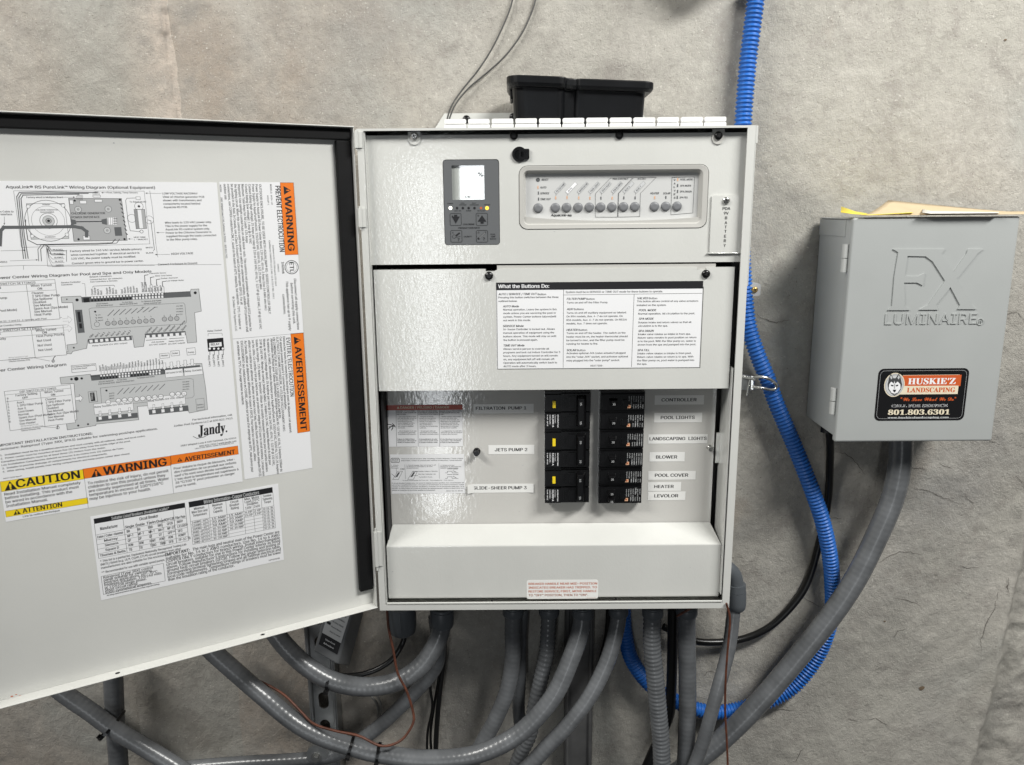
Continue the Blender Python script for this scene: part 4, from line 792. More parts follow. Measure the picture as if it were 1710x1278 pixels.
LINE(mb, PB, [(0, 460), (5, 370), (25, 348), (200, 347), (480, 343), (530, 352), (560, 375), (560, 404)], 4.2, GRY, Q1, c=.0010)
LINE(mb, PB, [(165, 300), (165, 330), (180, 430), (240, 460), (300, 458), (600, 452), (725, 448), (745, 425)], .9, BLK, Q1); LINE(mb, PB, [(310, 462), (620, 458), (755, 450), (772, 425)], .7, BLK, Q1)
LINE(mb, PB, [(250, 565), (245, 490), (265, 462), (300, 460), (320, 480), (330, 495), (430, 500)], .8, GRY, Q1); LINE(mb, PB, [(268, 565), (263, 490), (285, 462), (308, 470), (330, 520), (420, 525)], .8, BLK, Q1)
for k, s in enumerate(('BLK/YEL', 'BLK/RED', 'BLK/WHT', 'BLACK', 'GREEN')): T(mb, PB, s, 345 + k * 4, 498 + k * 25, 9, 410, Z=Q1); LINE(mb, PB, [(300, 475), (318, 500 + k * 15), (340, 503 + k * 25), (415, 502 + k * 24.5)], .35, BLK, Q1)
LINE(mb, PB, [(430, 495), (430, 568)], .5, BLK, Q1); LINE(mb, PB, [(300, 485), (308, 600), (1000, 594)], .35, BLK, Q1); LINE(mb, PB, [(152, 598), (152, 620)], .4, BLK, Q1)
PARA(mb, PB, ['Factory wired for 240 VAC service; Middle primary', 'wires connected together.  If electrical service is', '120 VAC, the power supply must be modified.'], 455, 508, 557, 12.5, 918, **a1s)
T(mb, PB, 'Connect green wire to ground bar in power center.', 466, 587, 12, 930, **a1s); T(mb, PB, 'Connect Enclosure to Ground', 1022, 594, 12, 1275, **a1s)
T(mb, PB, 'Factory wired to Multiplex Board', 172, 159, 11, 408, **a1s); T(mb, PB, 'Flow, Salinity, Temp Sensors', 692, 128, 10, 890, m=FAD, **a1s)
for x0, y0, x1, y1 in ((412, 153, 485, 153), (690, 124, 655, 124), (1040, 129, 940, 127), (1062, 382, 1012, 382), (1098, 523, 1002, 524), (857, 423, 828, 423), (28, 280, 28, 332), (65, 565, 245, 558), (5, 500, 165, 496)):
    LINE(mb, PB, [(x0, y0), (x1, y1)], .35, BLK, Q1); L_ = math.hypot(x1 - x0, y1 - y0); ux, uy = (x1 - x0) / L_, (y1 - y0) / L_
    POLY(mb, PB, [(x1, y1), (x1 - ux * 12 - uy * 5, y1 - uy * 12 + ux * 5), (x1 - ux * 12 + uy * 5, y1 - uy * 12 - ux * 5)], BLK, Q1, .0007)
PARA(mb, PB, ['LOW VOLTAGE RACEWAY', 'View of chlorine generator PCB', 'shown with transformers and', 'components located behind', 'AquaLink RS PCB.'], 1050, 135, 224, 12.5, 1318, **a1s)
PARA(mb, PB, ['Wire leads to 120 VAC power only.', 'This is the power supply for the', 'AquaLink RS control system only.', 'Power to the Chlorine Generator is', 'supplied through the leads connected', 'to the filter pump relay.'], 1066, 324, 434, 12.5, 1390, **a1s)
T(mb, PB, 'HIGH VOLTAGE', 1108, 526, 13, 1250, **a1s); PARA(mb, PB, ['HEAT SINK', 'L - BRACKET'], 866, 417, 432, 9, 955, **a1s); T(mb, PB, 'To AquaLink RS', 838, 188, 10, 945, **a1s); T(mb, PB, 'WHITE', 942, 484, 9, 988, **a1s); T(mb, PB, 'BLACK', 945, 518, 9, 992, **a1s)
POLY(mb, PB, [(866, 232), (935, 232), (948, 355), (880, 357)], MGR, Q1, .0006); LINE(mb, PB, [(866, 232), (935, 232), (948, 355), (880, 357)], .5, BLK, Q1, closed=True); POLY(mb, PB, [(888, 235), (912, 235), (925, 353), (902, 355)], WHT, Q1, .0008)
for k in range(4): LINE(mb, PB, [(868 + k * 6, 232), (882 + k * 6, 355)], .35, BLK, Q1, c=.0009)
RING(mb, PB, 898, 212, 26, .4, Z=Q1); RING(mb, PB, 898, 212, 6, .5, Z=Q1, fill=BLK); RING(mb, PB, 915, 375, 10, .5, Z=Q1); RING(mb, PB, 852, 290, 26, .4, Z=Q1, c=.0003); RING(mb, PB, 965, 300, 26, .4, Z=Q1, c=.0003)
LINE(mb, PB, [(878, 158), (820, 160), (812, 175), (828, 310), (842, 370), (905, 376)], .5, BLK, Q1); LINE(mb, PB, [(955, 300), (975, 305), (998, 490), (992, 500)], .7, GRY, Q1)
PARA(mb, PB, ['n Cable to', 'interface'], 2, 252, 270, 12, 88, **a1s); T(mb, PB, 'VDC)', 0, 578, 11, 46, Z=Q1)
# power center diagrams
T(mb, PB, 'AquaLink RS Power Center Wiring Diagram for Pool and Spa and Only Models', -270, 694, 18, 985, bold=.022, res=2, **a1s)
def board(Q, pts, tag1):
    POLY(mb, PB, pts, LGR, Q, .0004); LINE(mb, PB, pts, .5, BLK, Q, closed=True)
board(Q1, [(395, 798), (518, 792), (530, 800), (1230, 762), (1235, 748), (1285, 746), (1302, 890), (1258, 900), (1272, 1090), (1212, 1096), (1198, 1020), (940, 1040), (928, 1118), (868, 1124), (856, 1050), (568, 1078), (560, 1130), (470, 1150), (460, 1166), (405, 1162), (440, 1150), (432, 1108), (498, 1100), (470, 835), (400, 835)], 0)
POLY(mb, PB, [(525, 800), (1230, 762), (1236, 796), (530, 834)], GRY, Q1, .0006); POLY(mb, PB, [(568, 1070), (850, 1048), (855, 1076), (572, 1100)], GRY, Q1, .0006); POLY(mb, PB, [(935, 1035), (1195, 1018), (1200, 1045), (940, 1062)], GRY, Q1, .0006)
for k in range(23):
    x = 596 + k * 20.6; y = 802 - k * 1.12; RING(mb, PB, x, y, 7.5, .3, Z=Q1, fill=WHT, c=.0008, n=10); RECT(mb, PB, x - 7, y + 12, x + 7, y + 26, WHT if k > 12 else BLK, Q1, .0008)
for k in range(8): RECT(mb, PB, 578 + k * 34, 1076 - k * 2.6, 600 + k * 34, 1092 - k * 2.6, WHT, Q1, .0008)
for k in range(7): RECT(mb, PB, 944 + k * 38, 1046 - k * 2.8, 968 + k * 38, 1062 - k * 2.8, WHT, Q1, .0008)
POLY(mb, PB, [(485, 882), (530, 880), (548, 1028), (505, 1032)], GRY, Q1, .0006); RECT(mb, PB, 500, 895, 525, 960, BLK, Q1, .0008); RECT(mb, PB, 510, 970, 532, 1000, BLK, Q1, .0008)
LINE(mb, PB, [(575, 876), (590, 870), (1185, 836), (1195, 845), (1206, 960), (1195, 972), (605, 1008), (592, 1000)], .35, BLK, Q1, closed=True)
RING(mb, PB, 498, 817, 8, .5, Z=Q1, fill=BLK, c=.0007); RING(mb, PB, 1262, 771, 8, .5, Z=Q1, fill=BLK, c=.0007); RING(mb, PB, 432, 813, 3, .5, Z=Q1, fill=BLK, c=.0007); RING(mb, PB, 477, 1126, 4, .5, Z=Q1, fill=BLK, c=.0007)
RING(mb, PB, 627, 975, 15, .4, Z=Q1, fill=LGR, c=.0007); RING(mb, PB, 615, 893, 5, .4, Z=Q1, fill=BLK, c=.0007)
for k in range(3): LINE(mb, PB, [(620, 911 + k * 18), (624, 919 + k * 18)], .7, BLK, Q1); T(mb, PB, ('AUTO', 'SERVICE', 'TIME OUT')[k], 632, 918 + k * 18, 6.5, (650, 664, 668)[k], Z=Q1)
for k in range(8): RING(mb, PB, 697 + k * 41, 969 - k * 2.6, 14, .5, Z=Q1, fill=MGR, c=.0007); LINE(mb, PB, [(697 + k * 38, 920 - k * 4), (735 + k * 38, 882 - k * 2.5)], .9, GRY, Q1); LINE(mb, PB, [(695 + k * 40, 940 - k * 2.8), (697 + k * 40, 948 - k * 2.8)], .5, BLK, Q1)
for k in range(3): RING(mb, PB, 1063 + k * 40, 941 - k * 2.2, 14, .5, Z=Q1, fill=MGR, c=.0007); LINE(mb, PB, [(1060 + k * 40, 915 - k * 2), (1062 + k * 40, 923 - k * 2)], .5, BLK, Q1)
for k in range(4): T(mb, PB, ('POOL MODE', 'SPA MODE', 'SPA DRAIN', 'SPA FILL')[k], 1140, 861 + k * 18, 6.5, 1182, Z=Q1)
for x in (915, 995): T(mb, PB, 'ONLY', x, 868, 5, x + 25, Z=Q1)
cols = ['Green', 'Yellow', 'Black', 'Red', '', 'Green', 'Yellow', 'Black', 'Red', '', 'Red', 'Black', 'Green', 'White', 'Brown', 'Blue', '', 'Not Used', 'Not Used', 'Red', 'Red', 'Black', 'Red', 'Black']
for k, s in enumerate(cols):
    if s: T(mb, PB, s, 605 + k * 19, 783 - k * 1.3, 8.5, None, m=BLK, Z=Q1, rot=0) if False else put(mb, PB, s, *PB.px(*Q1(604 + k * 19.2, 786 - k * 1.2)), .0032, sx=.0028, m=FAD, bold=.01, rot=R(90))
for k in range(4):
    x, y = 932 + k * 38, 740 + k * 6; LINE(mb, PB, [(x, y + 26), (x, y - 22), (x - 2 + 8, y - 34), (x + 14, y - 22), (x + 16, y + 26)], .5, BLK, Q1); LINE(mb, PB, [(x + 5, y - 34), (x + 3, y - 82 + k * 8), (x + 26, y - 86 + k * 8)], .8, BLK, Q1)
for k, s in enumerate(('Freeze/Air Sensor', 'Water Temp Sensor', 'Solar Sensor', 'Low Voltage Heater')): T(mb, PB, s, 966 + k * 37, 650 + k * 16, 8, 1075 + k * 38, m=FAD, Z=Q1)
PARA(mb, PB, ['Service Controller', 'Connector'], 395, 710, 724, 9, 522, Z=Q1); T(mb, PB, 'Network Connectors', 580, 673, 9, 722, bold=.02, Z=Q1); PARA(mb, PB, ['Connect Red four-pin connectors', 'from Controllers or Remotes'], 582, 690, 705, 8.5, 792, m=FAD, Z=Q1)
LINE(mb, PB, [(530, 710), (548, 712), (556, 795)], .35, BLK, Q1); LINE(mb, PB, [(598, 736), (604, 728), (735, 722), (742, 730)], .5, BLK, Q1)
RECT(mb, PB, 538, 806, 580, 832, BLK, Q1, .0008)
for s, x, y, x2 in (('RS485 Network', 625, 847, 700), ('(red terminal bar)', 622, 860, 730), ('To Sub Slots', 790, 838, 858), ('(black terminal bar)', 775, 850, 888), ('To Sensors and Heater', 912, 832, 1045), ('(green terminal bar)', 930, 845, 1042), ('Relay Sockets (24 VDC output)', 598, 1118, 825), ('JVA Sockets', 978, 1096, 1062), ('(24 VAC output)', 965, 1113, 1076), ('Relay Sockets', 1092, 1090, 1188), ('(24 VDC output)', 1088, 1107, 1196)): T(mb, PB, s, x, y, 8.5, x2, m=FAD, Z=Q1)
LINE(mb, PB, [(945, 1078), (1075, 1070)], .6, BLK, Q1); LINE(mb, PB, [(1095, 1068), (1190, 1062)], .6, BLK, Q1)
for k in range(8): put(mb, PB, ('Filter', 'Aux 1', 'Aux 2', 'Aux 3', 'Aux 4', 'Aux 5', 'Aux 6', 'Aux 7')[k], *PB.px(*Q1(586 + k * 34, 1064 - k * 2.6)), .0030, sx=.0026, m=BLK, rot=R(45))
for k in range(7): put(mb, PB, ('Intake', 'Return', 'Solar', 'Cleaner', 'Heater', 'Solar Pump', 'Spare')[k], *PB.px(*Q1(950 + k * 38, 1034 - k * 2.8)), .0030, sx=.0032, m=BLK, rot=R(45))
# dip tables
def dip(Q, x0, y0, xm, x1, y1, title, L_, R__, ya, yb, h):
    a_, b_, c_, d_ = BOXL(mb, PB, x0, y0, x1, y1, .4, Z=Q, c=.0008)[0:4]
    mb.add([PB.W(min(a_, b_), min(c_, d_), lay(.00075)), PB.W(max(a_, b_), min(c_, d_), lay(.00075)), PB.W(max(a_, b_), max(c_, d_), lay(.00075)), PB.W(min(a_, b_), max(c_, d_), lay(.00075))], [(0, 1, 2, 3)], WHT)
    am = PB.px(*Q(xm, (y0 + y1) / 2))[0]; LINE(mb, PB, [(am, c_ + (d_ - c_) * .09), (am, d_)], .4, c=.0008, raw=True)
    for f in (.09, .26): LINE(mb, PB, [(a_, c_ + (d_ - c_) * f), (b_, c_ + (d_ - c_) * f)], .35, c=.0008, raw=True)
    put(mb, PB, title, (a_ + b_) / 2, c_ + (d_ - c_) * .075, h * .95, width=abs(b_ - a_) * .55, m=FAD, c=.0009, anchor='c')
    for xx, LL in ((a_ + .010, L_), (am + .004, R__)):
        n = len(LL)
        for i, s in enumerate(LL):
            f = .155 if i == 0 else .235 if i == 1 else .34 + (i - 2) * (.62 / max(1, n - 2))
            put(mb, PB, s, xx + (.006 if i == 1 else 0), c_ + (d_ - c_) * f, h, sx=h * .92, m=BLK, bold=.03 if i == 1 else 0, c=.0009)
A_ = ['Factory Setting', 'OFF', 'Aux1', '1 SPD Filter Pump', 'Aux 3', 'Cool Down', 'Normal', 'Spare Aux (Pool Mode)', 'See Manual', 'Gas Heater']; B_ = ['When Turned', 'ON', 'Cleaner', '2 SPD Filter Pump', 'Spa Spillover', 'Disabled', 'See Manual', 'Spare Aux (Spa Mode)', 'See Manual', 'Heat Pump']
dip(Q1, -230, 712, 185, 388, 940, 'S1 DIP SWITCH SETTINGS', A_, B_, 0, 0, .0036)
dip(Q1, -230, 1024, 215, 432, 1172, 'S2 DIP SWITCH SETTINGS', ['Factory Setting', 'OFF', 'Solar Heat Priority', 'Not Used', 'Not Used', 'Not Used'], ['When Turned', 'ON', 'Heat Pump Priority', 'Not Used', 'Not Used', 'Not Used'], 0, 0, .0036)
for y in (943, 1000): POLY(mb, PB, [(405, y - 4), (440, y - 8), (438, y - 22), (466, y), (446, y + 24), (442, y + 10), (408, y + 12)], WHT, Q1, .0007); LINE(mb, PB, [(405, y - 4), (440, y - 8), (438, y - 22), (466, y), (446, y + 24), (442, y + 10), (408, y + 12)], .4, BLK, Q1)
T(mb, PB, 'Note that S1-5 and S1-6 operate with Pool', -60, 966, 10.5, 305, Z=Q1); T(mb, PB, 'and Spa Combo Only.', -60, 994, 10.5, 145, Z=Q1); LINE(mb, PB, [(-100, 950), (400, 930)], .35, BLK, Q1); LINE(mb, PB, [(-100, 1010), (430, 978)], .35, BLK, Q1)
PARA(mb, PB, ['Wiring harness to Cell', 'DC Cord (22-39 VDC) from', 'Chlorine Generator PCB'], 55, 1195, 1220, 8, 215, m=FAD, Z=Q1)
LINE(mb, PB, [(220, 1192), (322, 1212)], .35, BLK, Q1); LINE(mb, PB, [(405, 1162), (370, 1165), (345, 1195), (342, 1220)], .9, BLK, Q1); RING(mb, PB, 344, 1212, 8, .5, Z=Q1)
# relay socket
RECT(mb, PB, 1338, 1070, 1450, 1142, BLK, Q1, .0006); RECT(mb, PB, 1352, 1096, 1434, 1116, WHT, Q1, .0008); T(mb, PB, 'RELAY', 1364, 1113, 14, 1420, bold=.03, Z=Q1, c=.0010); T(mb, PB, 'Relay Socket', 1342, 1024, 10, 1435, Z=Q1)
LINE(mb, PB, [(1345, 1050), (1345, 1035), (1435, 1032), (1437, 1048)], .4, BLK, Q1)
for k, s in enumerate(('Line One', 'Load One', 'Line Two', 'Load Two')): RING(mb, PB, 1356 + k * 28, 1132, 8, .5, Z=Q1, fill=WHT, c=.0008, n=12); LINE(mb, PB, [(1356 + k * 29, 1142), (1357 + k * 29, 1172)], .7, BLK, Q1); put(mb, PB, s, *PB.px(*Q1(1362 + k * 29, 1245)), .0034, sx=.0036, m=BLK, rot=R(90))
# lower board
T(mb, PB, 'AquaLink RS Power Center Wiring Diagram', -250, 88, 15, 352, bold=.022, res=2, Z=Q2)
bp = [(312, 95), (470, 78), (476, 90), (1020, 42), (1018, 22), (1050, 22), (1070, 150), (1080, 262), (985, 280), (978, 268), (800, 286), (800, 240), (715, 246), (722, 315), (500, 338), (498, 345), (350, 368), (345, 330), (400, 315), (385, 126), (318, 130)]
POLY(mb, PB, bp, LGR, Q2, .0004); LINE(mb, PB, bp, .5, BLK, Q2, closed=True)
POLY(mb, PB, [(470, 84), (1040, 30), (1044, 62), (476, 112)], GRY, Q2, .0006)
for k in range(20): x = 526 + k * 16; y = 86 - k * 1.4; RING(mb, PB, x, y, 5.5, .3, Z=Q2, fill=WHT, c=.0008, n=10); LINE(mb, PB, [(x, y - 6), (x, y - 45)], .4, FAD, Q2); RECT(mb, PB, x - 5, y + 8, x + 5, y + 18, BLK if k % 10 < 6 else WHT, Q2, .0008)
for k in range(22): put(mb, PB, ('Green', 'Yellow', 'Black', 'Red', 'White', 'Brown')[k % 6], *PB.px(*Q2(526 + k * 15.4, 62 - k * 1.8)), .0028, sx=.0026, m=FAD, rot=R(90))
LINE(mb, PB, [(522, 150), (990, 100), (1005, 105), (1010, 190), (1000, 200), (540, 245), (530, 240)], .35, BLK, Q2, closed=True)
RING(mb, PB, 563, 224, 12, .4, Z=Q2, fill=WHT, c=.0007); RING(mb, PB, 554, 163, 4, .4, Z=Q2, fill=BLK, c=.0007)
for k in range(8): RING(mb, PB, 616 + k * 31.5, 216 - k * 3, 12, .5, Z=Q2, fill=WHT, c=.0007); LINE(mb, PB, [(612 + k * 31, 182 - k * 3.5), (640 + k * 31, 152 - k * 3.2)], .9, GRY, Q2)
for k in range(3): RING(mb, PB, 896 + k * 31, 183 - k * 2, 12, .5, Z=Q2, fill=WHT, c=.0007); T(mb, PB, ('AUTO', 'SERVICE', 'TIME OUT')[k], 568, 182 + k * 13, 6, 595, Z=Q2)
for k in range(4): T(mb, PB, ('POOL MODE', 'SPA MODE', 'SPA DRAIN', 'SPA FILL')[k], 950, 122 + k * 13, 5.5, 985, Z=Q2)
for x, y in ((372, 104), (425, 100)): RING(mb, PB, x, y, 5, .4, Z=Q2, fill=BLK, c=.0007)
RING(mb, PB, 397, 102, 9, .5, Z=Q2, fill=BLK, c=.0007); RING(mb, PB, 407, 345, 4, .4, Z=Q2, fill=BLK, c=.0007); RING(mb, PB, 458, 338, 4, .4, Z=Q2, fill=BLK, c=.0007)
BOXL(mb, PB, 458, 170, 508, 220, .4, Z=Q2); RECT(mb, PB, 468, 175, 496, 216, BLK, Q2, .0007)
for k in range(7): LINE(mb, PB, [(474, 180 + k * 5), (484, 179 + k * 5)], .35, WHT, Q2, c=.0009)
for i, (x, y, s, x2) in enumerate(((490, 252, 'Relay Sockets (24 VDC output)', 690), (768, 220, 'Relay Sockets (24 VDC output)', 960), (862, 75, 'JVA Sockets (24 VAC)', 948), (960, 66, 'Relay Sockets', 1050))):
    RECT(mb, PB, x - 4, y - 18, x2 + 6, y + 12, WHT, Q2, .00065); BOXL(mb, PB, x - 4, y - 18, x2 + 6, y + 12, .3, Z=Q2, c=.0008); T(mb, PB, s, x + 2, y + 2, 9, x2, m=BLK, Z=Q2, c=.0009)
POLY(mb, PB, [(500, 300), (715, 278), (718, 304), (502, 326)], GRY, Q2, .0006); POLY(mb, PB, [(772, 262), (978, 240), (982, 268), (776, 290)], GRY, Q2, .0006)
for k in range(8):
    x, y = (520 + k * 51, 300 - k * 6) if k < 4 else (800 + (k - 4) * 47, 266 - (k - 4) * 4.5)
    POLY(mb, PB, [(x - 5, y - 30), (x + 5, y - 31), (x + 6, y - 14), (x + 13, y - 15), (x + 1, y - 2), (x - 11, y - 13), (x - 4, y - 14)], WHT, Q2, .0008); LINE(mb, PB, [(x - 5, y - 30), (x + 5, y - 31), (x + 6, y - 14), (x + 13, y - 15), (x + 1, y - 2), (x - 11, y - 13), (x - 4, y - 14)], .3, BLK, Q2, closed=True, c=.0009)
    RECT(mb, PB, x - 8, y, x + 10, y + 14, WHT, Q2, .0008)
for k in range(5):
    x, y = 855 + k * 36, 50 - k * 5; POLY(mb, PB, [(x - 7, y - 30), (x + 7, y - 31), (x + 8, y - 8), (x + 15, y - 9), (x + 1, y + 6), (x - 13, y - 7), (x - 6, y - 8)], WHT, Q2, .0008); LINE(mb, PB, [(x - 7, y - 30), (x + 7, y - 31), (x + 8, y - 8), (x + 15, y - 9), (x + 1, y + 6), (x - 13, y - 7), (x - 6, y - 8)], .35, BLK, Q2, closed=True, c=.0009)
for x0, y0, x1, y1, s in ((830, -28, 882, -8, 'Heater'), (888, -42, 935, -20, 'Solar'), (1205 * .805, -56, 1018, -25, 'Pump')): BOXL(mb, PB, x0, y0, x1, y1, .4, Z=Q2); T(mb, PB, s, x0 + 8, y1 - 6, 8, x1 - 8, Z=Q2)
BOXL(mb, PB, 370, 34, 502, 58, .4, Z=Q2); PARA(mb, PB, ['For Optional Multiplex PCB', 'in Revision Board'], 376, 44, 55, 6.5, 495, Z=Q2)
RECT(mb, PB, 1018, 208, 1066, 262, LGR, Q2, .0006); BOXL(mb, PB, 1018, 208, 1066, 262, .35, Z=Q2); PARA(mb, PB, ['Battery', '(inside)'], 1026, 242, 256, 8, 1060, m=FAD, Z=Q2)
for s, x, y, x2 in (('RS485 Network', 515, 122, 592), ('To Sub Slots', 610, 112, 660), ('To Sensors and Heater', 712, 102, 806), ('(red terminal bar)  (black terminal bar)', 512, 133, 700)): T(mb, PB, s, x, y, 7, x2, m=FAD, Z=Q2)
dip(Q2, 22, 168, 220, 392, 330, 'DIP SWITCH SETTINGS', A_, B_, 0, 0, .0034)
for k in range(9): put(mb, PB, '#' if k == 0 else str(k), *PB.px(*Q2(36 + k * 1.5, 210 + k * 15)), .003, m=BLK, c=.0010)
POLY(mb, PB, [(390, 198), (414, 194), (412, 184), (432, 202), (416, 222), (414, 212), (392, 216)], WHT, Q2, .0008); LINE(mb, PB, [(390, 198), (414, 194), (412, 184), (432, 202), (416, 222), (414, 212), (392, 216)], .4, BLK, Q2, closed=True, c=.0009)
PARA(mb, PB, ['Wiring harness to Cell', 'DC Cord (22-39 VDC) from', 'Chlorine Generator PCB'], 108, 352, 376, 7, 226, m=FAD, Z=Q2); LINE(mb, PB, [(230, 352), (288, 356)], .35, BLK, Q2); LINE(mb, PB, [(346, 318), (320, 322), (302, 340), (298, 362)], .9, BLK, Q2); RING(mb, PB, 300, 356, 7, .5, Z=Q2)
# lower text, logo and banners
T(mb, PB, 'For technical information, call', 1002, 320, 9.5, 1210, Z=Q2); T(mb, PB, 'Zodiac Pool Systems LLC at 800.822.7933', 905, 352, 9.5, 1213, Z=Q2)
a_, b_ = PB.px(*Q2(1032, 400)); sz = abs(PB.px(*Q2(1032, 345))[1] - b_) / .69; put(mb, PB, '\U0001D409\U0001D41A\U0001D427\U0001D41D\U0001D432.', a_, b_, sz, width=PB.px(*Q2(1182, 385))[0] - a_, m=BLK, sh=.08, res=3)
LINE(mb, PB, [(1005, 402), (1025, 412), (1060, 405), (1085, 392), (1075, 388)], .8, BLK, Q2)
T(mb, PB, '2882 Whiptail Loop # 100 Carlsbad, CA 92010', 940, 455, 8.5, 1232, Z=Q2); T(mb, PB, '800.822.7933 | www.jandy.com', 1038, 457, 8.5, 1232, Z=Q2); T(mb, PB, 'Litho in USA. ©2011 Zodiac Pool Systems, LLC', 1015, 468, 6, 1220, Z=Q2)
T(mb, PB, 'IMPORTANT INSTALLATION INSTRUCTIONS:', -18, 457, 12.5, 490, bold=.025, Z=Q2); T(mb, PB, 'Enclosure: Rainproof (Type 3RX, IPX3) suitable for swimming pool/spa applications.', -8, 476, 11.5, 832, Z=Q2)
for i, (s, x2) in enumerate((('1.  Installation must be by a qualified electrician and must comply with all national, state, and local codes.', 768), ('2.  Power center must be mounted at least five (5) feet away from the inside edge of the pool.', 690), ('     Canadian installations must be at least three (3) meters from the water.', 560), ("     Les Installation Canadiennes doivent se trouver à au moins trois (3) mètres de l'eau.", 655), ('3.  Installer to provide drainage of compartments for electrical components.', 568), ('4.  After wiring, install panels over wiring compartments and keep power center door closed.', 688))):
    T(mb, PB, s, 2 + i * 2.5, 505 + i * 17, 8.5, x2, Z=Q2)
T(mb, PB, 'H0272200 Rev P', 18, 624, 6, 115, m=FAD, Z=Q2)
def banner(x0, y0, x1, y1, m, tri, s, tx, ty, tx2, h):
    A = RECT(mb, PB, x0, y0, x1, y1, m, Q2, .0004); LINE(mb, PB, [(A[0], A[2]), (A[1], A[2]), (A[1], A[3]), (A[0], A[3])], .3, BLK, c=.0006, raw=True, closed=True)
    a, b = PB.px(*Q2(*tri[:2])); e = tri[2] / 3.116 * .00062
    mb.add([PB.W(a - e, b, lay(.0007)), PB.W(a + e, b, lay(.0007)), PB.W(a, b + e * 1.75, lay(.0007))], [(0, 1, 2)], BLK); mb.add([PB.W(a - e * .14, b + e * .45, lay(.0009)), PB.W(a + e * .14, b + e * .45, lay(.0009)), PB.W(a + e * .2, b + e * 1.25, lay(.0009)), PB.W(a - e * .2, b + e * 1.25, lay(.0009))], [(0, 1, 2, 3)], m); mb.add([PB.W(p, q, lay(.0009)) for p, q in circ(a, b + e * .25, e * .15, 8)], [tuple(range(8))], m)
    T(mb, PB, s, tx, ty, h, tx2, bold=.035, Z=Q2, res=2)
banner(8, 690, 432, 573, YEL, (57, 680, 30), 'CAUTION', 88, 668, 422, 42)
banner(437, 622, 886, 503, ORG, (503, 612, 29), 'WARNING', 542, 603, 872, 42); banner(892, 548, 1237, 450, ORG, (936, 533, 15), 'AVERTISSEMENT', 962, 532, 1226, 23)
banner(32, 822, 455, 720, YEL, (90, 808, 18), 'ATTENTION', 120, 800, 328, 24)
PARA(mb, PB, ['Read Installation Manual completely', 'before installing. This product must', 'be wired in accordance with the', 'Installation Manual.'], 24, 710, 773, 14.5, 428, Z=Q2); T(mb, PB, 'Lire la notice technique', 120, 823, 10, 316, Z=Q2)
PARA(mb, PB, ['To reduce the risk of injury, do not permit', 'children to use this product unless they', 'are closely supervised at all times. Water', 'temperature in excess of 100°F/38°C', 'may be injurious to your health.'], 457, 653, 736, 15, 884, Z=Q2)
PARA(mb, PB, ['Pour réduire le risque de blessure, inter-', 'dire l\'utilisation de ce produit aux enfants', 'sauf s\'ils sont sous étroite surveillance.', 'L\'eau dont la température est supérieure à', '38 °C/100 °F peut présenter un danger', 'pour la santé.'], 905, 575, 670, 12, 1240, Z=Q2)
for x, y in ((437, 575), (886, 505)): a_, b_ = PB.px(*Q2(x, y + 30)); LINE(mb, PB, [(a_, b_), (a_, by)], .35, BLK, raw=True)
mb.build('wiring_diagram_label', door, P_, label='large white wiring diagram label with yellow and orange warning banners')
# ---- label 2: tall warning label, lettering running downwards
Q3 = zoomer(2.5056, 350, 290); mb = MB(); p0 = PB.px(366, 304); p1 = PB.px(523, 779)
A0, A1, B1, B0 = p0[0], PB.px(488, 304)[0], p0[1], PB.px(413, 800)[1]; A1 = (A1 + p1[0]) / 2
mb.plate(PB, [(A0, B0), (A1, B0), (A1, B1), (A0, B1)], (), 0.00005, .0003, WHT)
zm = PB.px(*Q3(100, 692))[1]; LINE(mb, PB, [(A0, zm), (A1, zm)], .35, BLK, raw=True)
bx0 = PB.px(*Q3(295, 40))[0]
def vb(y0, y1, s, ys, ye, h):
    z0 = PB.px(*Q3(320, y0))[1]; z1 = PB.px(*Q3(340, y1))[1]; c = lay(.0004)
    mb.add([PB.W(bx0, z1, c), PB.W(A1, z1, c), PB.W(A1, z0, c), PB.W(bx0, z0, c)], [(0, 1, 2, 3)], ORG); LINE(mb, PB, [(bx0, z1), (A1, z1), (A1, z0), (bx0, z0)], .4, BLK, raw=True, closed=True)
    w_ = A1 - bx0; a = bx0 + w_ * .26; zs_, ze = PB.px(*Q3(330, ys))[1], PB.px(*Q3(350, ye))[1]
    put(mb, PB, s, a, zs_, w_ * .50 / .69, width=zs_ - ze, m=BLK, bold=.035, rot=R(-90), res=2)
    e = w_ * .34; zt = z0 - .004; mb.add([PB.W(a - .0005, zt, lay(.0007)), PB.W(a - .0005, zt - e * 1.9 + .0, lay(.0007)), PB.W(a + e * 1.5, zt - e * .95, lay(.0007))], [(0, 1, 2)], BLK)
    mb.add([PB.W(a + e * .45, zt - e * .85, lay(.0009)), PB.W(a + e * .45, zt - e * 1.05, lay(.0009)), PB.W(a + e * 1.15, zt - e * 1.1, lay(.0009)), PB.W(a + e * 1.15, zt - e * .8, lay(.0009))], [(0, 1, 2, 3)], ORG)
vb(38, 340, 'WARNING', 95, 322, 0); vb(672, 1090, 'AVERTISSEMENT', 728, 1080, 0)
V = dict(rot=-90, Z=Q3)
T(mb, PB, 'PREVENT ELECTROCUTION', 274, 52, 21, 328, bold=.03, **V); T(mb, PB, 'MODELS:  6614-LD', 252, 45, 7, 130, bold=.02, **V); T(mb, PB, '6614AP-L', 240, 92, 7, 132, bold=.02, **V)
PARA(mb, PB, ['OUTDOOR ENCLOSURE, TO BE USED WITH AQUALINK® RS-SERIES CONTROLLER ONLY'], 206, 45, 206, 10, 590, bold=.02, **V)
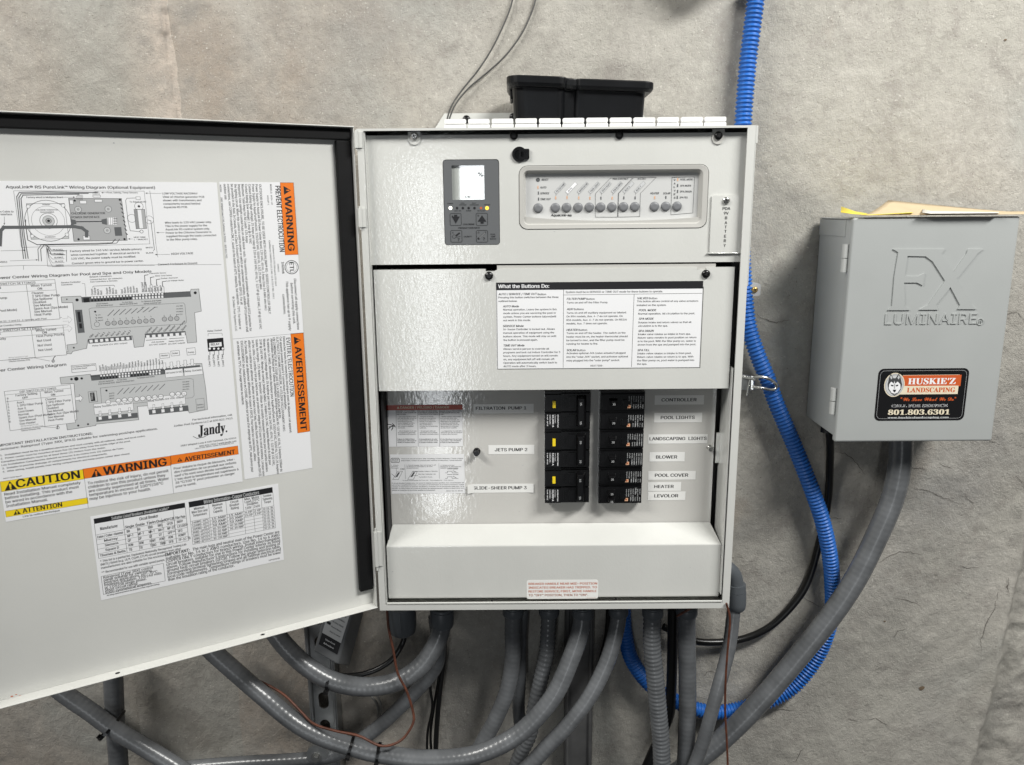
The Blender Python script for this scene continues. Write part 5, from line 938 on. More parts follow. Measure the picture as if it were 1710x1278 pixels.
PARA(mb, PB, ['Power Supply for AquaLink RS Power Center Board: 120 VAC, 60 Hz, 3 Amps (Use 14 AWG wire min.)', 'Power Supply for AquaPure/PureLink: 120/240 VAC, 50/60 Hz, 1.5/1.25 Amps MAX', 'Contact Rating (high voltage): 25 Amps per relay @ 120 or 240 VAC; 60 Hz, 1-1/2 HP @ 120 VAC, 3 HP @ 240 VAC', 'Contact Rating (low voltage): 1 Amp @ 24 VAC', 'Maximum Total Amps for All Loads: 125 Amps', 'Important: Use raintight conduit hubs on side knock-outs. This control is not provided with integral GFCI protection for', 'the lighting circuit. When this control is used to power or switch an underwater luminaire, suitable GFCI protection shall', 'be provided in the field. In Canada, use a Class A Ground Fault Circuit Interrupter (GFCI). For all', 'connections, use COPPER conductors ONLY, sized on the basis of 60°C ampacity, but rated min. 75°C. For indoor or', 'outdoor use.'], 191, 45, 58, 10, 660, **V)
T(mb, PB, 'H0357800-', 42, 47, 6, 80, **V); T(mb, PB, '2882 Whiptail Loop # 100, Carlsbad, CA 92010 - 800.822.7933', 46, 100, 7, 355, bold=.02, **V); T(mb, PB, '© Zodiac Pool Systems LLC', 95, 515, 8.5, 660, bold=.02, **V)
T(mb, PB, 'Intertek', 300, 370, 11, 420, **V); T(mb, PB, '3188671', 283, 378, 6, 412, bold=.02, **V); RING(mb, PB, 343, 392, 28, 1.0, Z=Q3); RING(mb, PB, 343, 392, 22, .4, Z=Q3); T(mb, PB, 'ETL', 334, 372, 17, 414, bold=.03, **V)
T(mb, PB, 'Conforms to UL STD 508 and UL STD 1563', 262, 300, 6.5, 470, **V); T(mb, PB, 'Certified to CAN/STD C22.2 NO. 14 & C22.2 NO. 218.1', 247, 280, 6.5, 525, **V)
for s, x, y0, y1 in (('Disconnect all supply connections', 352, 440, 654), ('before servicing this unit.', 338, 458, 630), ('This appliance has up to 9 supply', 318, 450, 658), ('connections.', 304, 505, 590)): T(mb, PB, s, x, y0, 10, y1, sh=.15, **V)
T(mb, PB, "EVITER L'ELECTROCUTION", 320, 688, 17, 935, bold=.02, **V)
PARA(mb, PB, ["Débrancher toutes les connections électriques avant de dépanner cet appareil.", "Cet appareil possède jusqu'à 9 connections d'alimentation.", "ELECTRICITE ENFERME EXTERIEURE, A UTILISER EXCLUSIVEMENT AVEC", "UN COMBINATEUR DE COUPLAGE DE LA SERIE AQUALINK® RS"], 306, 682, 264, 9.5, 1090, bold=.015, **V)
PARA(mb, PB, ["Alimentation électrique pour Tableau alimentation électrique AquaLink RS: 120 VAC, 60 Hz, 3 Ampères (Utiliser du", "fil minimum 14 AWG). Alimentation électrique pour AquaPure/PureLink: 120/240 VAC, 50/60 Hz, 1.5/1.25 Ampères", "Niveau de contact (voltage élevé): 25 Ampères par relais @ 120 ou 240 VAC, 60 Hz, 1-1/2 HP @ 120 VAC,", "3 HP @ 240 VAC. Niveau de contact (voltage faible): 1 Ampère à 24 VAC. Ampères Maximum du total pour", "toutes les charges : 125 Ampères. Important: Utiliser des conduits totalement étanches pour les parties latérales", "sur les côtés. Ce contrôle n'est pas fourni avec une protection intégrale GFCI pour le circuit lumineux. Lorsque vous", "utilisez ce contrôle pour alimenter ou allumer une lampe sous l'eau, veuillez fournir une protection adéquate (GFCI).", "Au Canada, utiliser un disjoncteur différentiel de classe A (GFCI). Pour toutes les connections, utilisez", "EXCLUSIVEMENT des conducteurs en CUIVRE, calibrés sur la base d'un ampérage de 60°C, mais prévus pour", "un minimum de 75°C. Pour usage interne ou externe."], 254, 690, 112, 10, 1262, **V)
mb.build('electrocution_label', door, P_, label='tall white warning label with two orange banners')
# ---- label 3: breaker tables
Q4 = zoomer(5.029, 140, 780); mb = MB()
A0 = (PB.px(*Q4(50, 425))[0] + PB.px(*Q4(150, 1128))[0]) / 2; A1 = (PB.px(*Q4(1630, 135))[0] + PB.px(*Q4(1680, 770))[0]) / 2; B1 = (PB.px(*Q4(50, 425))[1] + PB.px(*Q4(1630, 135))[1]) / 2; B0 = (PB.px(*Q4(150, 1128))[1] + PB.px(*Q4(1680, 770))[1]) / 2
mb.plate(PB, [(A0, B0), (A1, B0), (A1, B1), (A0, B1)], (), 0.00005, .0003, WHT); LW, LH = A1 - A0, B1 - B0
def G(u, v): return A0 + LW * u, B1 - LH * v
def gr(u0, v0, u1, v1, m, c=.0004): a, b = G(u0, v0); d, e = G(u1, v1); c = lay(c) + mb.eps(); mb.add([PB.W(a, e, c), PB.W(d, e, c), PB.W(d, b, c), PB.W(a, b, c)], [(0, 1, 2, 3)], m)
def gl(u0, v0, u1, v1, w_=.45): LINE(mb, PB, [G(u0, v0), G(u1, v1)], w_, BLK, raw=True)
def gt(s, u, v, u2, h, bold=.01, m=BLK, an='l'): put(mb, PB, s, *G(u, v), h * LH / .69, width=LW * (u2 - u), m=m, bold=bold, c=.0008); 
gr(.015, .03, .475, .09, BLK); gt('Suitable Listed Breakers (Available Locally)*', .10, .078, .39, .035, .02, LGR)
gr(.495, .03, .965, .10, BLK); gt('Wiring Information-Copper Conductors', .575, .087, .885, .045, .02, LGR)
v0, v1 = .09, .50
for u in (.015, .155, .475): gl(u, v0, u, v1)
for k in range(5): gl(.155 + .064 * (k + 1) - (.0), .165, .155 + .064 * (k + 1), v1, .35) if k < 4 else gl(.41, v0, .41, v1, .35)
for v in (.22, .28, .335, .39, .445, v1): gl(.015, v, .475, v, .35)
gt('Circuit Breaker', .235, .145, .33, .035, .03); gt('Manufacturer', .04, .175, .125, .035, .03)
hdr = ['Single', 'Double', 'Twin', 'Quad', 'GFCB', 'Filler Plate']
tb = [['Eaton / Cutler-Hammer', 'BR', 'BR', 'BRD', 'BRD', 'GFCB', 'BRFP'], ['Murray', 'MP-T', 'MP-T', 'MH-T', 'MH-T', 'MP-GT', 'LX100FP'], ['Siemens', 'QP', 'QP', 'QT', 'QT', 'QPF**', 'QF3'], ['Square D', 'HOM', 'HOM', 'HOMT', 'HOMT', 'HOM', 'HOMFP'], ['Thomas & Betts', 'TB', 'TB', 'TBBD', 'TBBD', 'GFB', 'FP-1C-TB']]
cu = [.165, .222, .285, .345, .378 + .0, .415]; cu = [.162, .226, .290, .322 + .03, .382 - .02 + .02, .418]
cu = [.160, .213, .268, .318, .365, .418]
for k, s in enumerate(hdr): gt(s, cu[k], .208, cu[k] + (.045 if k < 5 else .052), .030, .03)
for i, r_ in enumerate(tb):
    v = .262 + i * .0555
    gt(r_[0], .022 + (.03 if len(r_[0]) < 9 else 0), v, .148 - (.03 if len(r_[0]) < 9 else 0), .028, .03)
    for k, s in enumerate(r_[1:]): gt(s, cu[k] + .006, v, cu[k] + .006 + .009 * len(s) * .85, .030, .03)
us = (.495, .60, .695, .79, .845, .895, .965)
for u in us: gl(u, .10, u, .56, .4)
gl(.495, .56, .965, .56, .4)
for k in range(8): gl(.495, .27 + k * .0414, .965, .27 + k * .0414, .35)
for s, u, v, u2 in (('Minimum', .52, .14, .575), ('Wire Size and', .505, .18, .59), ('Temperature', .51, .22, .585), ('Maximum', .62, .14, .675), ('Current', .625, .18, .67), ('Capacity', .622, .22, .673), ('Circuit', .72, .14, .765), ('Breaker', .715, .18, .768), ('Rating', .72, .22, .763), ('Max. Motor', .80, .135, .885), ('Load, 70°C', .80, .17, .885), ('Insulation', .81, .205, .875), ('120V', .80, .25, .835), ('240V', .85, .25, .885), ('Terminal', .905, .14, .955), ('Tightening', .902, .18, .958), ('Torque', .91, .22, .95)): gt(s, u, v, u2, .030, .015)
for i, (a, b, c_, d, e, f) in enumerate((('14AWG-60°C', '15 AMP', '15 AMP', '½ HP', '2 HP', '20-LB.-IN.'), ('12AWG-60°C', '20 AMP', '20 AMP', '1½ HP', '3 HP', '20-LB.-IN.'), ('10AWG-60°C', '30 AMP', '30 AMP', '', '', '20-LB.-IN.'), ('8AWG-60°/75°C', '40-50 AMP', '40-50 AMP', '', '', '25-LB.-IN.'), ('6AWG-60°/75°C', '50-60 AMP', '50-60 AMP', '', '', '35-LB.-IN.'), ('4AWG-60°/75°C', '70-80 AMP', '', '', '', '40-LB.-IN.'), ('3AWG-60°/75°C', '80-100 AMP', '', '', '', '50-LB.-IN.'))):
    v = .302 + i * .0414
    for s, u, u2 in ((a, .502, .594), (b, .61, .688), (c_, .705, .782), (d, .795, .838), (e, .85, .888), (f, .90, .96)):
        if s: gt(s, u, v, u2, .026, .015)
for s, v, u2 in (('* This list is a partial list. Equivalent Nationally Recognized Testing Lab', .55, .46), ('   (NRTL) listed (e.g. UL®, CSA®, ETL®) circuit breakers from other', .59, .43), ('   manufacturers are also suitable for this enclosure.', .63, .35), ('** Recommended for use with variable speed pumps.', .685, .34)): gt(s, .02, v, u2, .026, .02)
gl(.015, .715, .33, .715); gl(.33, .715, .33, .935); gl(.33, .935, .015, .935); gl(.015, .935, .015, .715)
for i, (s, u2) in enumerate((('Rainproof (Type 3RX) control', .275), ('panel suitable for swimming', .265), ('pool/spa applications. 60°-70°C', .295), ('minimum insulation. 120/240 volts', .315), ('or 120/208 single phase.', .235), ('Short circuit rating:', .19), ('5000 symmetrical amperes.', .26))): gt(s, .025, .75 + i * .0305, u2, .030)
gt('All ratings determined before the purposes of their respective listings.', .03, .965, .30, .018)
gt('IMPORTANT:', .345, .635, .475, .038, .035); gt('The main lugs and neutral main of the Power Center are', .49, .635, .985, .036)
for i, s in enumerate(('suitable for No. 14 to 2 AWG conductors. Use No. 14 to 6 AWG', 'COPPER ONLY conductors for branch wiring. Install interchangable', 'circuit breakers, suitable for use in this Power Center interior as listed', "above. Follow manufacturer's instructions for installing and testing of", 'ground fault circuit breakers (GFCB). Follow the gauge selection table,', 'corresponding terminal tightening torques and all national electrical and', 'local code requirements. Temperature ratings of breakers must be lower', 'than the insulation rating of the conductor.')): gt(s, .345, .678 + i * .0385, .985 if i < 7 else .71, .036)
gt('H0983900B', .91, .975, .975, .018)
mb.build('breaker_table_label', door, P_, label='white label with two printed tables under black headings')
mb = MB()                                             # rust mark and stains near the lower free edge
for x, y, r in ((20, 1163, .0022), (27, 1160, .0014), (33, 1162, .0016)): a, b = PB.px(x, y); mb.plate(PB, [(a + r * rs.uniform(.5, 1.2) * math.cos(t * .7), b + r * .35 * math.sin(t * .7)) for t in range(9)], (), 0.00003, .0001, BRN)
for x, y in ((267, 226), (190, 239)): a, b = PB.px(x, y); mb.plate(PB, circ(a, b, .0009, 8), (), 0.00003, .0001, MGR)
mb.build('rust_spot', door, P_)['kind'] = 'stuff'
# ================================================================ THINGS ON TOP OF THE PANEL
fs = thing('filler_strip', (0.0, -.13, BH), 'row of white plastic breaker filler plates lying along the top of the white panel', 'filler plates')
pfp = YP(-.140); proto = None
for k in range(12):
    x0 = 741.5 + k * 39.55; x1 = x0 + 37.2; A0, A1, B0, B1 = ab(pfp, ident, x0, 199.2 - (k > 7) * .4, x1, 213)
    if proto is None:
        mb = MB(); z0 = BH + .0002; w_ = A1 - A0; H_ = B1 - z0
        mb.plate(pfp, rrect(A0, A1, z0, z0 + H_ * .42, .0009, 2), (), -.010, 0); mb.plate(pfp, rrect(A0 + .0004, A1 - .0004, z0 + H_ * .50, z0 + H_, .0016, 3), (), -.009, .0004)
        mb.plate(pfp, [(A0 + .001, z0 + H_ * .3), (A1 - .001, z0 + H_ * .3), (A1 - .001, z0 + H_ * .6), (A0 + .001, z0 + H_ * .6)], (), -.009, -.0012)
        proto = mb.build('plate', fs, PLASTW, origin=pfp.W(A0, z0), bevel=.0005); a_first = A0
    else:
        o = proto.copy(); C.objects.link(o); o.parent = fs; o.location = proto.location + Vector((A0 - a_first, rs.uniform(-.0006, .0006), 0)); o.rotation_euler = (0, rs.uniform(-.006, .006), rs.uniform(-.02, .02))
# black tray
tray = thing('plastic_tray', (.02, -.075, BH), 'black moulded plastic tray with a waisted rim standing on top of the white panel', 'tray')
YTf = -.118; pT = YP(YTf); zt = BH + .0004
def X(px, Y=-.115): return YP(Y).px(px, 190)[0]
z_rim = YP(-.10).px(950, 137)[1]
xl, xr_, xm1, xm2 = X(862), X(1071), X(941), X(952)
def outline(g, h):                                     # g grows the plan outwards, h pushes the sides up-wards in width
    o = []
    def arc(cx, cy, r, s, e, n=6):
        for k in range(n + 1): t = R(s + (e - s) * k / n); o.append((cx + r * math.cos(t), cy + r * math.sin(t)))
    L_, Rr, m1, m2 = xl - g, xr_ + g * 1.25, xm1 + g * .3, xm2 + g * .3
    fy, fy2, by_ = -.122 - g, -.112 - g, -.030 + g
    arc(L_ + .018, fy + .018, .018, 180, 270); arc(m1 - .010, fy + .010, .010, 270, 350, 5); o.append((m2, fy2 + .003)); arc(m2 + .010, fy2 + .006, .006, 200, 270, 4)
    arc(Rr - .012, fy2 + .012, .012, 270, 360); arc(Rr - .02, by_ - .02, .02, 0, 90); arc(L_ + .02, by_ - .02, .02, 90, 180)
    return o
prof = [(0.000, zt), (.0010, zt + .002), (.003, zt + .018), (.0045, z_rim - .009), (.0095, z_rim - .0085), (.0120, z_rim - .004), (.0120, z_rim + .0035), (.0105, z_rim + .0045), (.004, z_rim + .0045), (.001, z_rim - .004), (-.003, zt + .004)]
mb = MB(); loops = [outline(g, 0) for g, z in prof]; n = len(loops[0]); tilt = lambda x: -(x - xl) * .045 if True else 0
vs = [(x, y, z + (tilt(x) if z > zt + .01 else 0)) for (g, z), l in zip(prof, loops) for x, y in l]
mb.add(vs, [(i * n + j, i * n + (j + 1) % n, (i + 1) * n + (j + 1) % n, (i + 1) * n + j) for i in range(len(prof) - 1) for j in range(n)], 0, False)
mb.add(vs[:n], [tuple(reversed(range(n)))]); mb.add(vs[-n:], [tuple(range(n))])
mb.build('basin', tray, TRAYM, bevel=.0006)
mb = MB(); x0 = X(852, -.08); mb.box(x0, xl - .004, -.095, -.045, z_rim - .020, z_rim + .003); mb.build('side_lip', tray, TRAYM, bevel=.004, segs=3)
# two thin wires up the wall
for pts, lb in (([(858, -12), (850, 20), (825, 75), (800, 115), (772, 150), (755, 175), (747, 198), (745, 215)], 'thin grey wire on the wall, the left and straighter of the pair'), ([(896, -10), (890, 15), (872, 55), (845, 92), (815, 120), (785, 145), (762, 172), (750, 200), (748, 215)], 'thin grey wire on the wall, the right one that bows outward')):
    mb = MB(); mb.tube(spline([at(x, y, -.006) for x, y in pts], .006), .00115, 8); tag(mb.build('thin_wire', None, WIREG, origin=at(*pts[-1], -.006)), lb, 'wire')
# round stand-in added above the frame: only its shadow reaches into the picture
mb = MB(); p = at(1190, -96, -.02); n = 28
mb.tube([Vector((p.x, -.001, p.z)), Vector((p.x, -.056, p.z)), Vector((p.x, -.062, p.z))], [.046, .045, .036], n); tag(mb.build('round_shadow_caster', None, PVCF, origin=(p.x, 0, p.z)), 'round grey stand-in added above the frame so its shadow shows at the top edge', 'shadow caster')

# ================================================================ GREY CABINET
cab = thing('transformer_cabinet', at(1350, 691, 0), 'grey steel lighting transformer box with raised lettering and a black sticker', 'transformer box')
DF = .126; pF = YP(-DF)
f0 = pF.px(1410, 363); a0, a1, b0, b1 = quad_ab(pF, (1426, 363), (1706, 362), (1655, 738), (1393, 738))
ang = .0
mb = MB(); bk = YP(-.003)
ba0 = a0 + .004; mb.box(ba0, a1 - .004, -DF + .012, -.003, b0 + .005, b1 - .003)
mb.build('cabinet_body', cab, GREYB, bevel=.0015)
mb = MB(); mb.box(a0, a1, -DF, -DF + .011, b0, b1); cdoor = mb.build('cabinet_door', cab, GREYB, bevel=.0030, segs=3)
mb = MB(); mb.box(ba0 - .0012, ba0 + .001, -DF + .030, -.004, b1 - .026, b1 - .0035); mb.box(ba0 - .0012, a1 - .004, -DF + .012, -.004, b1 - .0028, b1 - .0012); mb.build('top_cap', cab, GREYB, bevel=.0004)
for py in (432, 672):
    b_ = pF.px(1410, py)[1]; mb = MB()
    for s_ in (0, 1): mb.tube([Vector((a0 - .0035, -DF + .009, b_ - .0185 + s_ * .019)), Vector((a0 - .0035, -DF + .009, b_ - .0005 + s_ * .019))], .0042, 14)
    mb.box(a0 - .0010, a0 + .0015, -DF + .009, -DF + .013, b_ - .018, b_ + .018); mb.build('hinge', cab, mat('pale_grey_hinge', (.42, .43, .42), .4), bevel=.0004)
ZF = zoomer(3.042, 1330, 330)
FX = [(487, 262), (752, 262), (733, 287), (797, 375), (862, 284), (868, 262), (948, 262), (915, 287), (812, 412), (885, 545), (912, 567), (815, 567), (828, 545), (780, 455), (705, 545), (718, 570), (620, 570), (665, 545), (752, 422), (690, 325), (655, 299), (562, 297), (547, 400), (615, 400), (650, 383), (640, 447), (610, 432), (545, 432), (548, 550), (575, 572), (460, 572), (483, 550), (495, 400), (515, 278)]
mb = MB(); mb.plate(pF, [pF.px(*ZF(*p)) for p in reversed(FX)], (), 0.0, .0015); mb.build('raised_letters', cab, GREYB, bevel=.0008, segs=2)
def raised(s, x, y, x2, h, par=None):
    vs, fs_, x0_, x1_ = glyphs(s, 0, 2); a, b = pF.px(*ZF(x, y)); wd = pF.px(*ZF(x2, y))[0] - a; hh = abs(pF.px(*ZF(x, y - h))[1] - b) / .69; H_ = .0011; m_ = MB()
    W3 = lambda v, c: pF.W(a + (v[0] - x0_) / (x1_ - x0_) * wd, b + v[1] * hh, c); n = len(vs); cnt = {}
    for f in fs_:
        for k in range(len(f)): e = (f[k], f[(k + 1) % len(f)]); cnt[e] = 1
    rim = [e for e in cnt if (e[1], e[0]) not in cnt]
    m_.add([W3(v, H_) for v in vs] + [W3(v, 0) for v in vs], list(fs_) + [(e[1], e[0], e[0] + n, e[1] + n) for e in rim]); m_.build('raised_letters', cab, GREYB)
raised('LUMINAIRE', 446, 645, 912, 54); raised('R', 926, 638, 940, 14)
mb = MB(); a, b = pF.px(*ZF(932, 631)); mb.plate(pF, circ(a, b, .0047, 20), [circ(a, b, .0038, 20)], 0, .0010); mb.build('raised_letters', cab, GREYB)
# black sticker
mb = MB(); A = ab(pF, ZF, 418, 870, 848, 1131); mb.plate(pF, rrect(*A, .0075, 5), (), 0.0001, .0003, GBK)
LINE(mb, pF, [(p) for p in rrect(A[0] + .003, A[1] - .003, A[2] + .003, A[3] - .003, .006, 5)], .35, LGR, raw=True, closed=True, c=.0005)
RECT(mb, pF, 540, 903, 832, 958, RST, ZF, .0006); RECT(mb, pF, 530, 958, 818, 998, CRM, ZF, .0006)
LINE(mb, pF, [(540, 903), (828, 900)], .5, CRM, ZF, c=.0007); LINE(mb, pF, [(540, 958), (820, 956)], .4, CRM, ZF, c=.0008)
B_s = ''.join(chr(0x1D400 + ord(c) - 65) if c.isalpha() else c for c in "HUSKIE") + "’" + '\U0001D419'
T(mb, pF, B_s, 566, 949, 31, 806, m=WHT, Z=ZF, c=.0009, res=3, bold=.01); T(mb, pF, ''.join(chr(0x1D400 + ord(c) - 65) for c in 'LANDSCAPING'), 560, 990, 24, 804, m=RST, Z=ZF, c=.0009, res=2, bold=.0)
scr = lambda s: ''.join(chr((0x1D4D0 if c.isupper() else 0x1D4EA) + ord(c) - (65 if c.isupper() else 97)) if c.isalpha() else c for c in s)
T(mb, pF, '"' + scr('We Love What We Do') + '"', 528, 1034, 19, 808, m=RST, Z=ZF, c=.0009, res=2)
ser = lambda s: ''.join(chr(0x1D400 + ord(c) - 65) if c.isupper() else chr(0x1D41A + ord(c) - 97) if c.islower() else chr(0x1D7CE + ord(c) - 48) if c.isdigit() else c for c in s)
T(mb, pF, ser('CALL FOR SERVICE'), 482, 1066, 15, 766, m=WHT, Z=ZF, c=.0009, bold=-.012); T(mb, pF, ser('801.803.6301'), 464, 1104, 25, 776, m=CRM, Z=ZF, c=.0009, res=2); T(mb, pF, ser('www.huskiezlandscaping.com'), 462, 1122, 9, 772, m=LGR, Z=ZF, c=.0009)
def ell(cx, cy, rx, ry, m, c, n=28):
    a, b = pF.px(*ZF(cx, cy)); d = pF.px(*ZF(cx + rx, cy))[0] - a; e = b - pF.px(*ZF(cx, cy + ry))[1]; mb.add([pF.W(a + d * math.cos(6.2832 * k / n), b + e * math.sin(6.2832 * k / n), lay(c)) for k in range(n)], [tuple(range(n))], m)
ell(497, 952, 52, 61, CRM, .0010); ell(497, 952, 48, 57, MGR, .0012); ell(497, 957, 42, 48, BRN, .0013); ell(497, 955, 43, 50, LGR, .0014)
P = lambda pts, m_, c: POLY(mb, pF, pts, m_, ZF, c)
P([(462, 950), (470, 915), (478, 893), (492, 918), (503, 918), (520, 893), (528, 915), (536, 950), (530, 975), (515, 995), (497, 1008), (480, 995), (466, 975)], FAD, .0016)
P([(475, 912), (479, 902), (487, 917), (480, 924)], LGR, .0018); P([(512, 917), (519, 902), (524, 912), (519, 924)], LGR, .0018)
P([(470, 950), (480, 935), (494, 945), (497, 930), (500, 945), (514, 935), (527, 950), (528, 970), (512, 992), (497, 1000), (482, 992), (468, 970)], WHT, .0018)
P([(478, 950), (492, 953), (490, 960), (480, 957)], BLK, .0020); P([(503, 953), (517, 950), (515, 957), (505, 960)], BLK, .0020); P([(493, 945), (501, 945), (500, 972), (494, 972)], MGR, .00195)
P([(488, 976), (506, 976), (502, 986), (497, 990), (492, 986)], BLK, .0020); LINE(mb, pF, [(484, 993), (497, 996), (510, 993)], .5, BLK, ZF, c=.0020)
mb.build('company_sticker', cab, P_, label='black sticker with a husky head, orange banner and phone number')
# gland under the cabinet
mb = MB(); p = at(1381, 700, -.045); mb.tube([p + Vector((0, 0, .012)), p + Vector((0, 0, -.008))], .0105, 14); mb.tube([p + Vector((0, 0, -.008)), p + Vector((0, 0, -.020))], .0085, 8, smooth=False); mb.build('cable_gland', cab, BLACK, bevel=.0008)
# papers on the cabinet
def sheet(name, rows, mt, label, thick=.0006, cat='paper', group=None, mirror=None):
    """rows: list of point rows (front to back) in world space"""
    m_ = MB(); r, c_ = len(rows), len(rows[0]); vs = [p for rw in rows for p in rw] + [p - Vector((0, 0, thick)) for rw in rows for p in rw]; o_ = r * c_
    f = []
    for i in range(r - 1):
        for j in range(c_ - 1): q = (i * c_ + j, i * c_ + j + 1, (i + 1) * c_ + j + 1, (i + 1) * c_ + j); f.append(q); f.append(tuple(reversed([k + o_ for k in q])))
    for j in range(c_ - 1): f.append((j, j + o_, j + 1 + o_, j + 1)); b = (r - 1) * c_; f.append((b + j + 1, b + j + 1 + o_, b + j + o_, b + j))
    for i in range(r - 1): a = i * c_; b = (i + 1) * c_; f.append((b, b + o_, a + o_, a)); a += c_ - 1; b += c_ - 1; f.append((a, a + o_, b + o_, b))
    m_.add(vs, f, 0, True); return tag(m_.build(name, None, mt, origin=rows[0][0]), label, cat)
zc = b1 + .0012
def xat(px, Y): return YP(Y).px(px, 355)[0]
rows = []
for i in range(7):                                     # yellow sheet, near left corner curling up
    Y = -.128 + i * .016; rows.append([Vector((xat(1404 + 24 * j, Y), Y, zc + .0008 + .0125 * max(0, 1 - j / 2.2) ** 1.6 * max(0, 1 - abs(i - 4) / 7) + .0008 * j)) for j in range(6)])
sheet('yellow_sheet', rows, YPAPER, 'yellow sheet curling up at the left corner of the grey box top')
rows = []
for i in range(9):                                     # manila folder: near edge flat, far left corner lifted
    t_ = i / 8; Y = -.130 + t_ * .10; row = []
    for j in range(20):
        px = 1438 + 44 * t_ + (1722 - 1438 - 44 * t_) * j / 19; row.append(Vector((xat(px, Y), Y, zc + .0018 + (.0025 + .0175 * max(0.0, 1 - (px - 1478) / 205) ** 1.1 if px > 1478 else .020) * t_ ** 1.7)))
    rows.append(row)
sheet('manila_folder', rows, MANILA, 'tan manila folder lying bowed on top of the grey box', cat='folder')
rows = []
for i in range(6):
    Y = -.136 + i * .016; rows.append([Vector((xat(1540 + (1668 - 1540) * j / 9, Y), Y, zc + .0036 + .0040 * (1 - j / 9) * (i / 5) + (.0015 if j == 0 else 0))) for j in range(10)])
sheet('white_sheet', rows, PAPERW, 'white sheet lying over the tan folder on the grey box')

# ================================================================ CONDUITS AND CABLES
def pipe(name, pts, r, mt, label, cat, group=None, ribs=None, n=18, step=.006, parts=None):
    """pts: (px, py, Y) along the centre line"""
    P = spline([at(x, y, Y) for x, y, Y in pts], .004)
    mb = MB()
    if ribs:
        pitch, amp, k = ribs; P = resample(P, pitch / k); rr = [r + amp * (0, 1, 1, 0, -1, -1)[i % 6] if k == 6 else r + amp * math.cos(2 * math.pi * i / k) for i in range(len(P))]
        mb.tube(P, rr, n)
    else: mb.tube(resample(P, step), r, n)
    o = mb.build(name, None, mt, origin=P[-1]); return tag(o, label, cat, group), P
GC = 'grey flexible conduits under the white panel'
def conduit(pts, r, label, ribs=(.0085, .00018, 4), hub=None):
    og = at(*pts[0]); t_ = thing('grey_conduit', og, label, 'conduit', GC)
    P = spline([at(x, y, Y) for x, y, Y in pts], .004); mb = MB(); pitch, amp, k = ribs; P = resample(P, pitch / k)
    mb.tube(P, [r + amp * (1 if i % k == 0 else -.3) for i in range(len(P))], 20); mb.build('hose', t_, PVC)
    if hub:
        for x, y0, y1, rr, Y in hub:
            m_ = MB(); a = at(x, y0, Y); b = at(x, y1, Y); d = (b - a)
            m_.tube([a, a + d * .12, a + d * .14, a + d * .80, a + d * .97, b], [rr * .93, rr * .93, rr, rr, rr * .93, rr * .8], 24); m_.build('hub_fitting', t_, PVCF, bevel=.0006)
    return t_, P
bot = 1016
conduit([(740, bot, -.075), (735, 1058, -.076), (716, 1096, -.085), (690, 1123, -.092), (655, 1141, -.095), (608, 1147, -.095), (560, 1139, -.095), (518, 1117, -.095), (480, 1083, -.09), (452, 1045, -.085), (430, 1000, -.08)], .0145, 'thick grey conduit sagging in a loop from the panel leftwards, highest of the loops', hub=[(738, 1014, 1046, .0185, -.075)])
conduit([(973, bot, -.085), (970, 1050, -.09), (955, 1096, -.10), (926, 1160, -.11), (883, 1211, -.115), (842, 1241, -.118), (787, 1262, -.118), (712, 1268, -.118), (640, 1260, -.118), (590, 1248, -.118), (532, 1228, -.116), (487, 1202, -.112), (438, 1161, -.108), (393, 1122, -.10), (352, 1085, -.095), (320, 1050, -.09)], .0140, 'longest grey conduit, crossing the bottom from the middle of the panel to the far left', hub=[(973, 1012, 1030, .0165, -.085)])
conduit([(1034, bot, -.085), (1030, 1048, -.088), (1015, 1102, -.095), (986, 1161, -.105), (948, 1211, -.11), (911, 1250, -.11), (885, 1278, -.11), (850, 1310, -.11)], .0122, 'grey conduit curving down left, just left of the blue hose under the panel', hub=[(1033, 1012, 1028, .0150, -.085)])
conduit([(857, bot, -.065), (856, 1050, -.065), (856, 1100, -.065), (848, 1150, -.065), (827, 1202, -.065), (806, 1240, -.066), (785, 1280, -.068), (760, 1320, -.07)], .0128, 'grey conduit dropping nearly straight then left, third outlet from the left', hub=[(857, 1012, 1028, .0165, -.065)])
conduit([(917, bot, -.06), (915, 1060, -.06), (912, 1095, -.06), (903, 1135, -.06), (893, 1180, -.06), (885, 1225, -.055), (868, 1262, -.05), (855, 1300, -.05)], .0118, 'ribbed grey conduit with stretched rings, behind the longest one', ribs=(.0085, .0007, 4), hub=[(917, 1012, 1028, .0160, -.06)])
conduit([(872, bot, -.03), (868, 1080, -.03), (868, 1130, -.03), (866, 1180, -.03), (870, 1235, -.03), (866, 1310, -.03)], .0105, 'dark grey conduit close to the wall, mostly behind the other conduits')
conduit([(1090, bot, -.10), (1089, 1075, -.10), (1094, 1131, -.10), (1099, 1187, -.10), (1104, 1240, -.10), (1106, 1300, -.10)], .0132, 'strongly ribbed grey conduit hanging straight down in front of the blue hose', ribs=(.0068, .0008, 4), hub=[(1090, 1012, 1030, .0160, -.10)])
conduit([(1147, bot, -.075), (1147, 1075, -.075), (1148, 1130, -.075), (1148, 1190, -.075), (1146, 1245, -.075), (1143, 1300, -.075)], .0138, 'smooth straight grey conduit between the ribbed one and the elbow fitting', hub=[(1147, 1012, 1028, .0165, -.075)])
conduit([(727, 1030, -.045), (733, 1085, -.045), (722, 1123, -.045), (675, 1174, -.045), (622, 1222, -.05), (565, 1258, -.055), (515, 1268, -.055), (400, 1275, -.055), (300, 1284, -.055), (200, 1300, -.055)], .0115, 'grey conduit passing through the steel clamp at the bottom left')
conduit([(185, 1090, -.05), (189, 1135, -.05), (192, 1202, -.05), (197, 1260, -.05), (200, 1310, -.05)], .0150, 'vertical grey conduit at the far left under the open door')
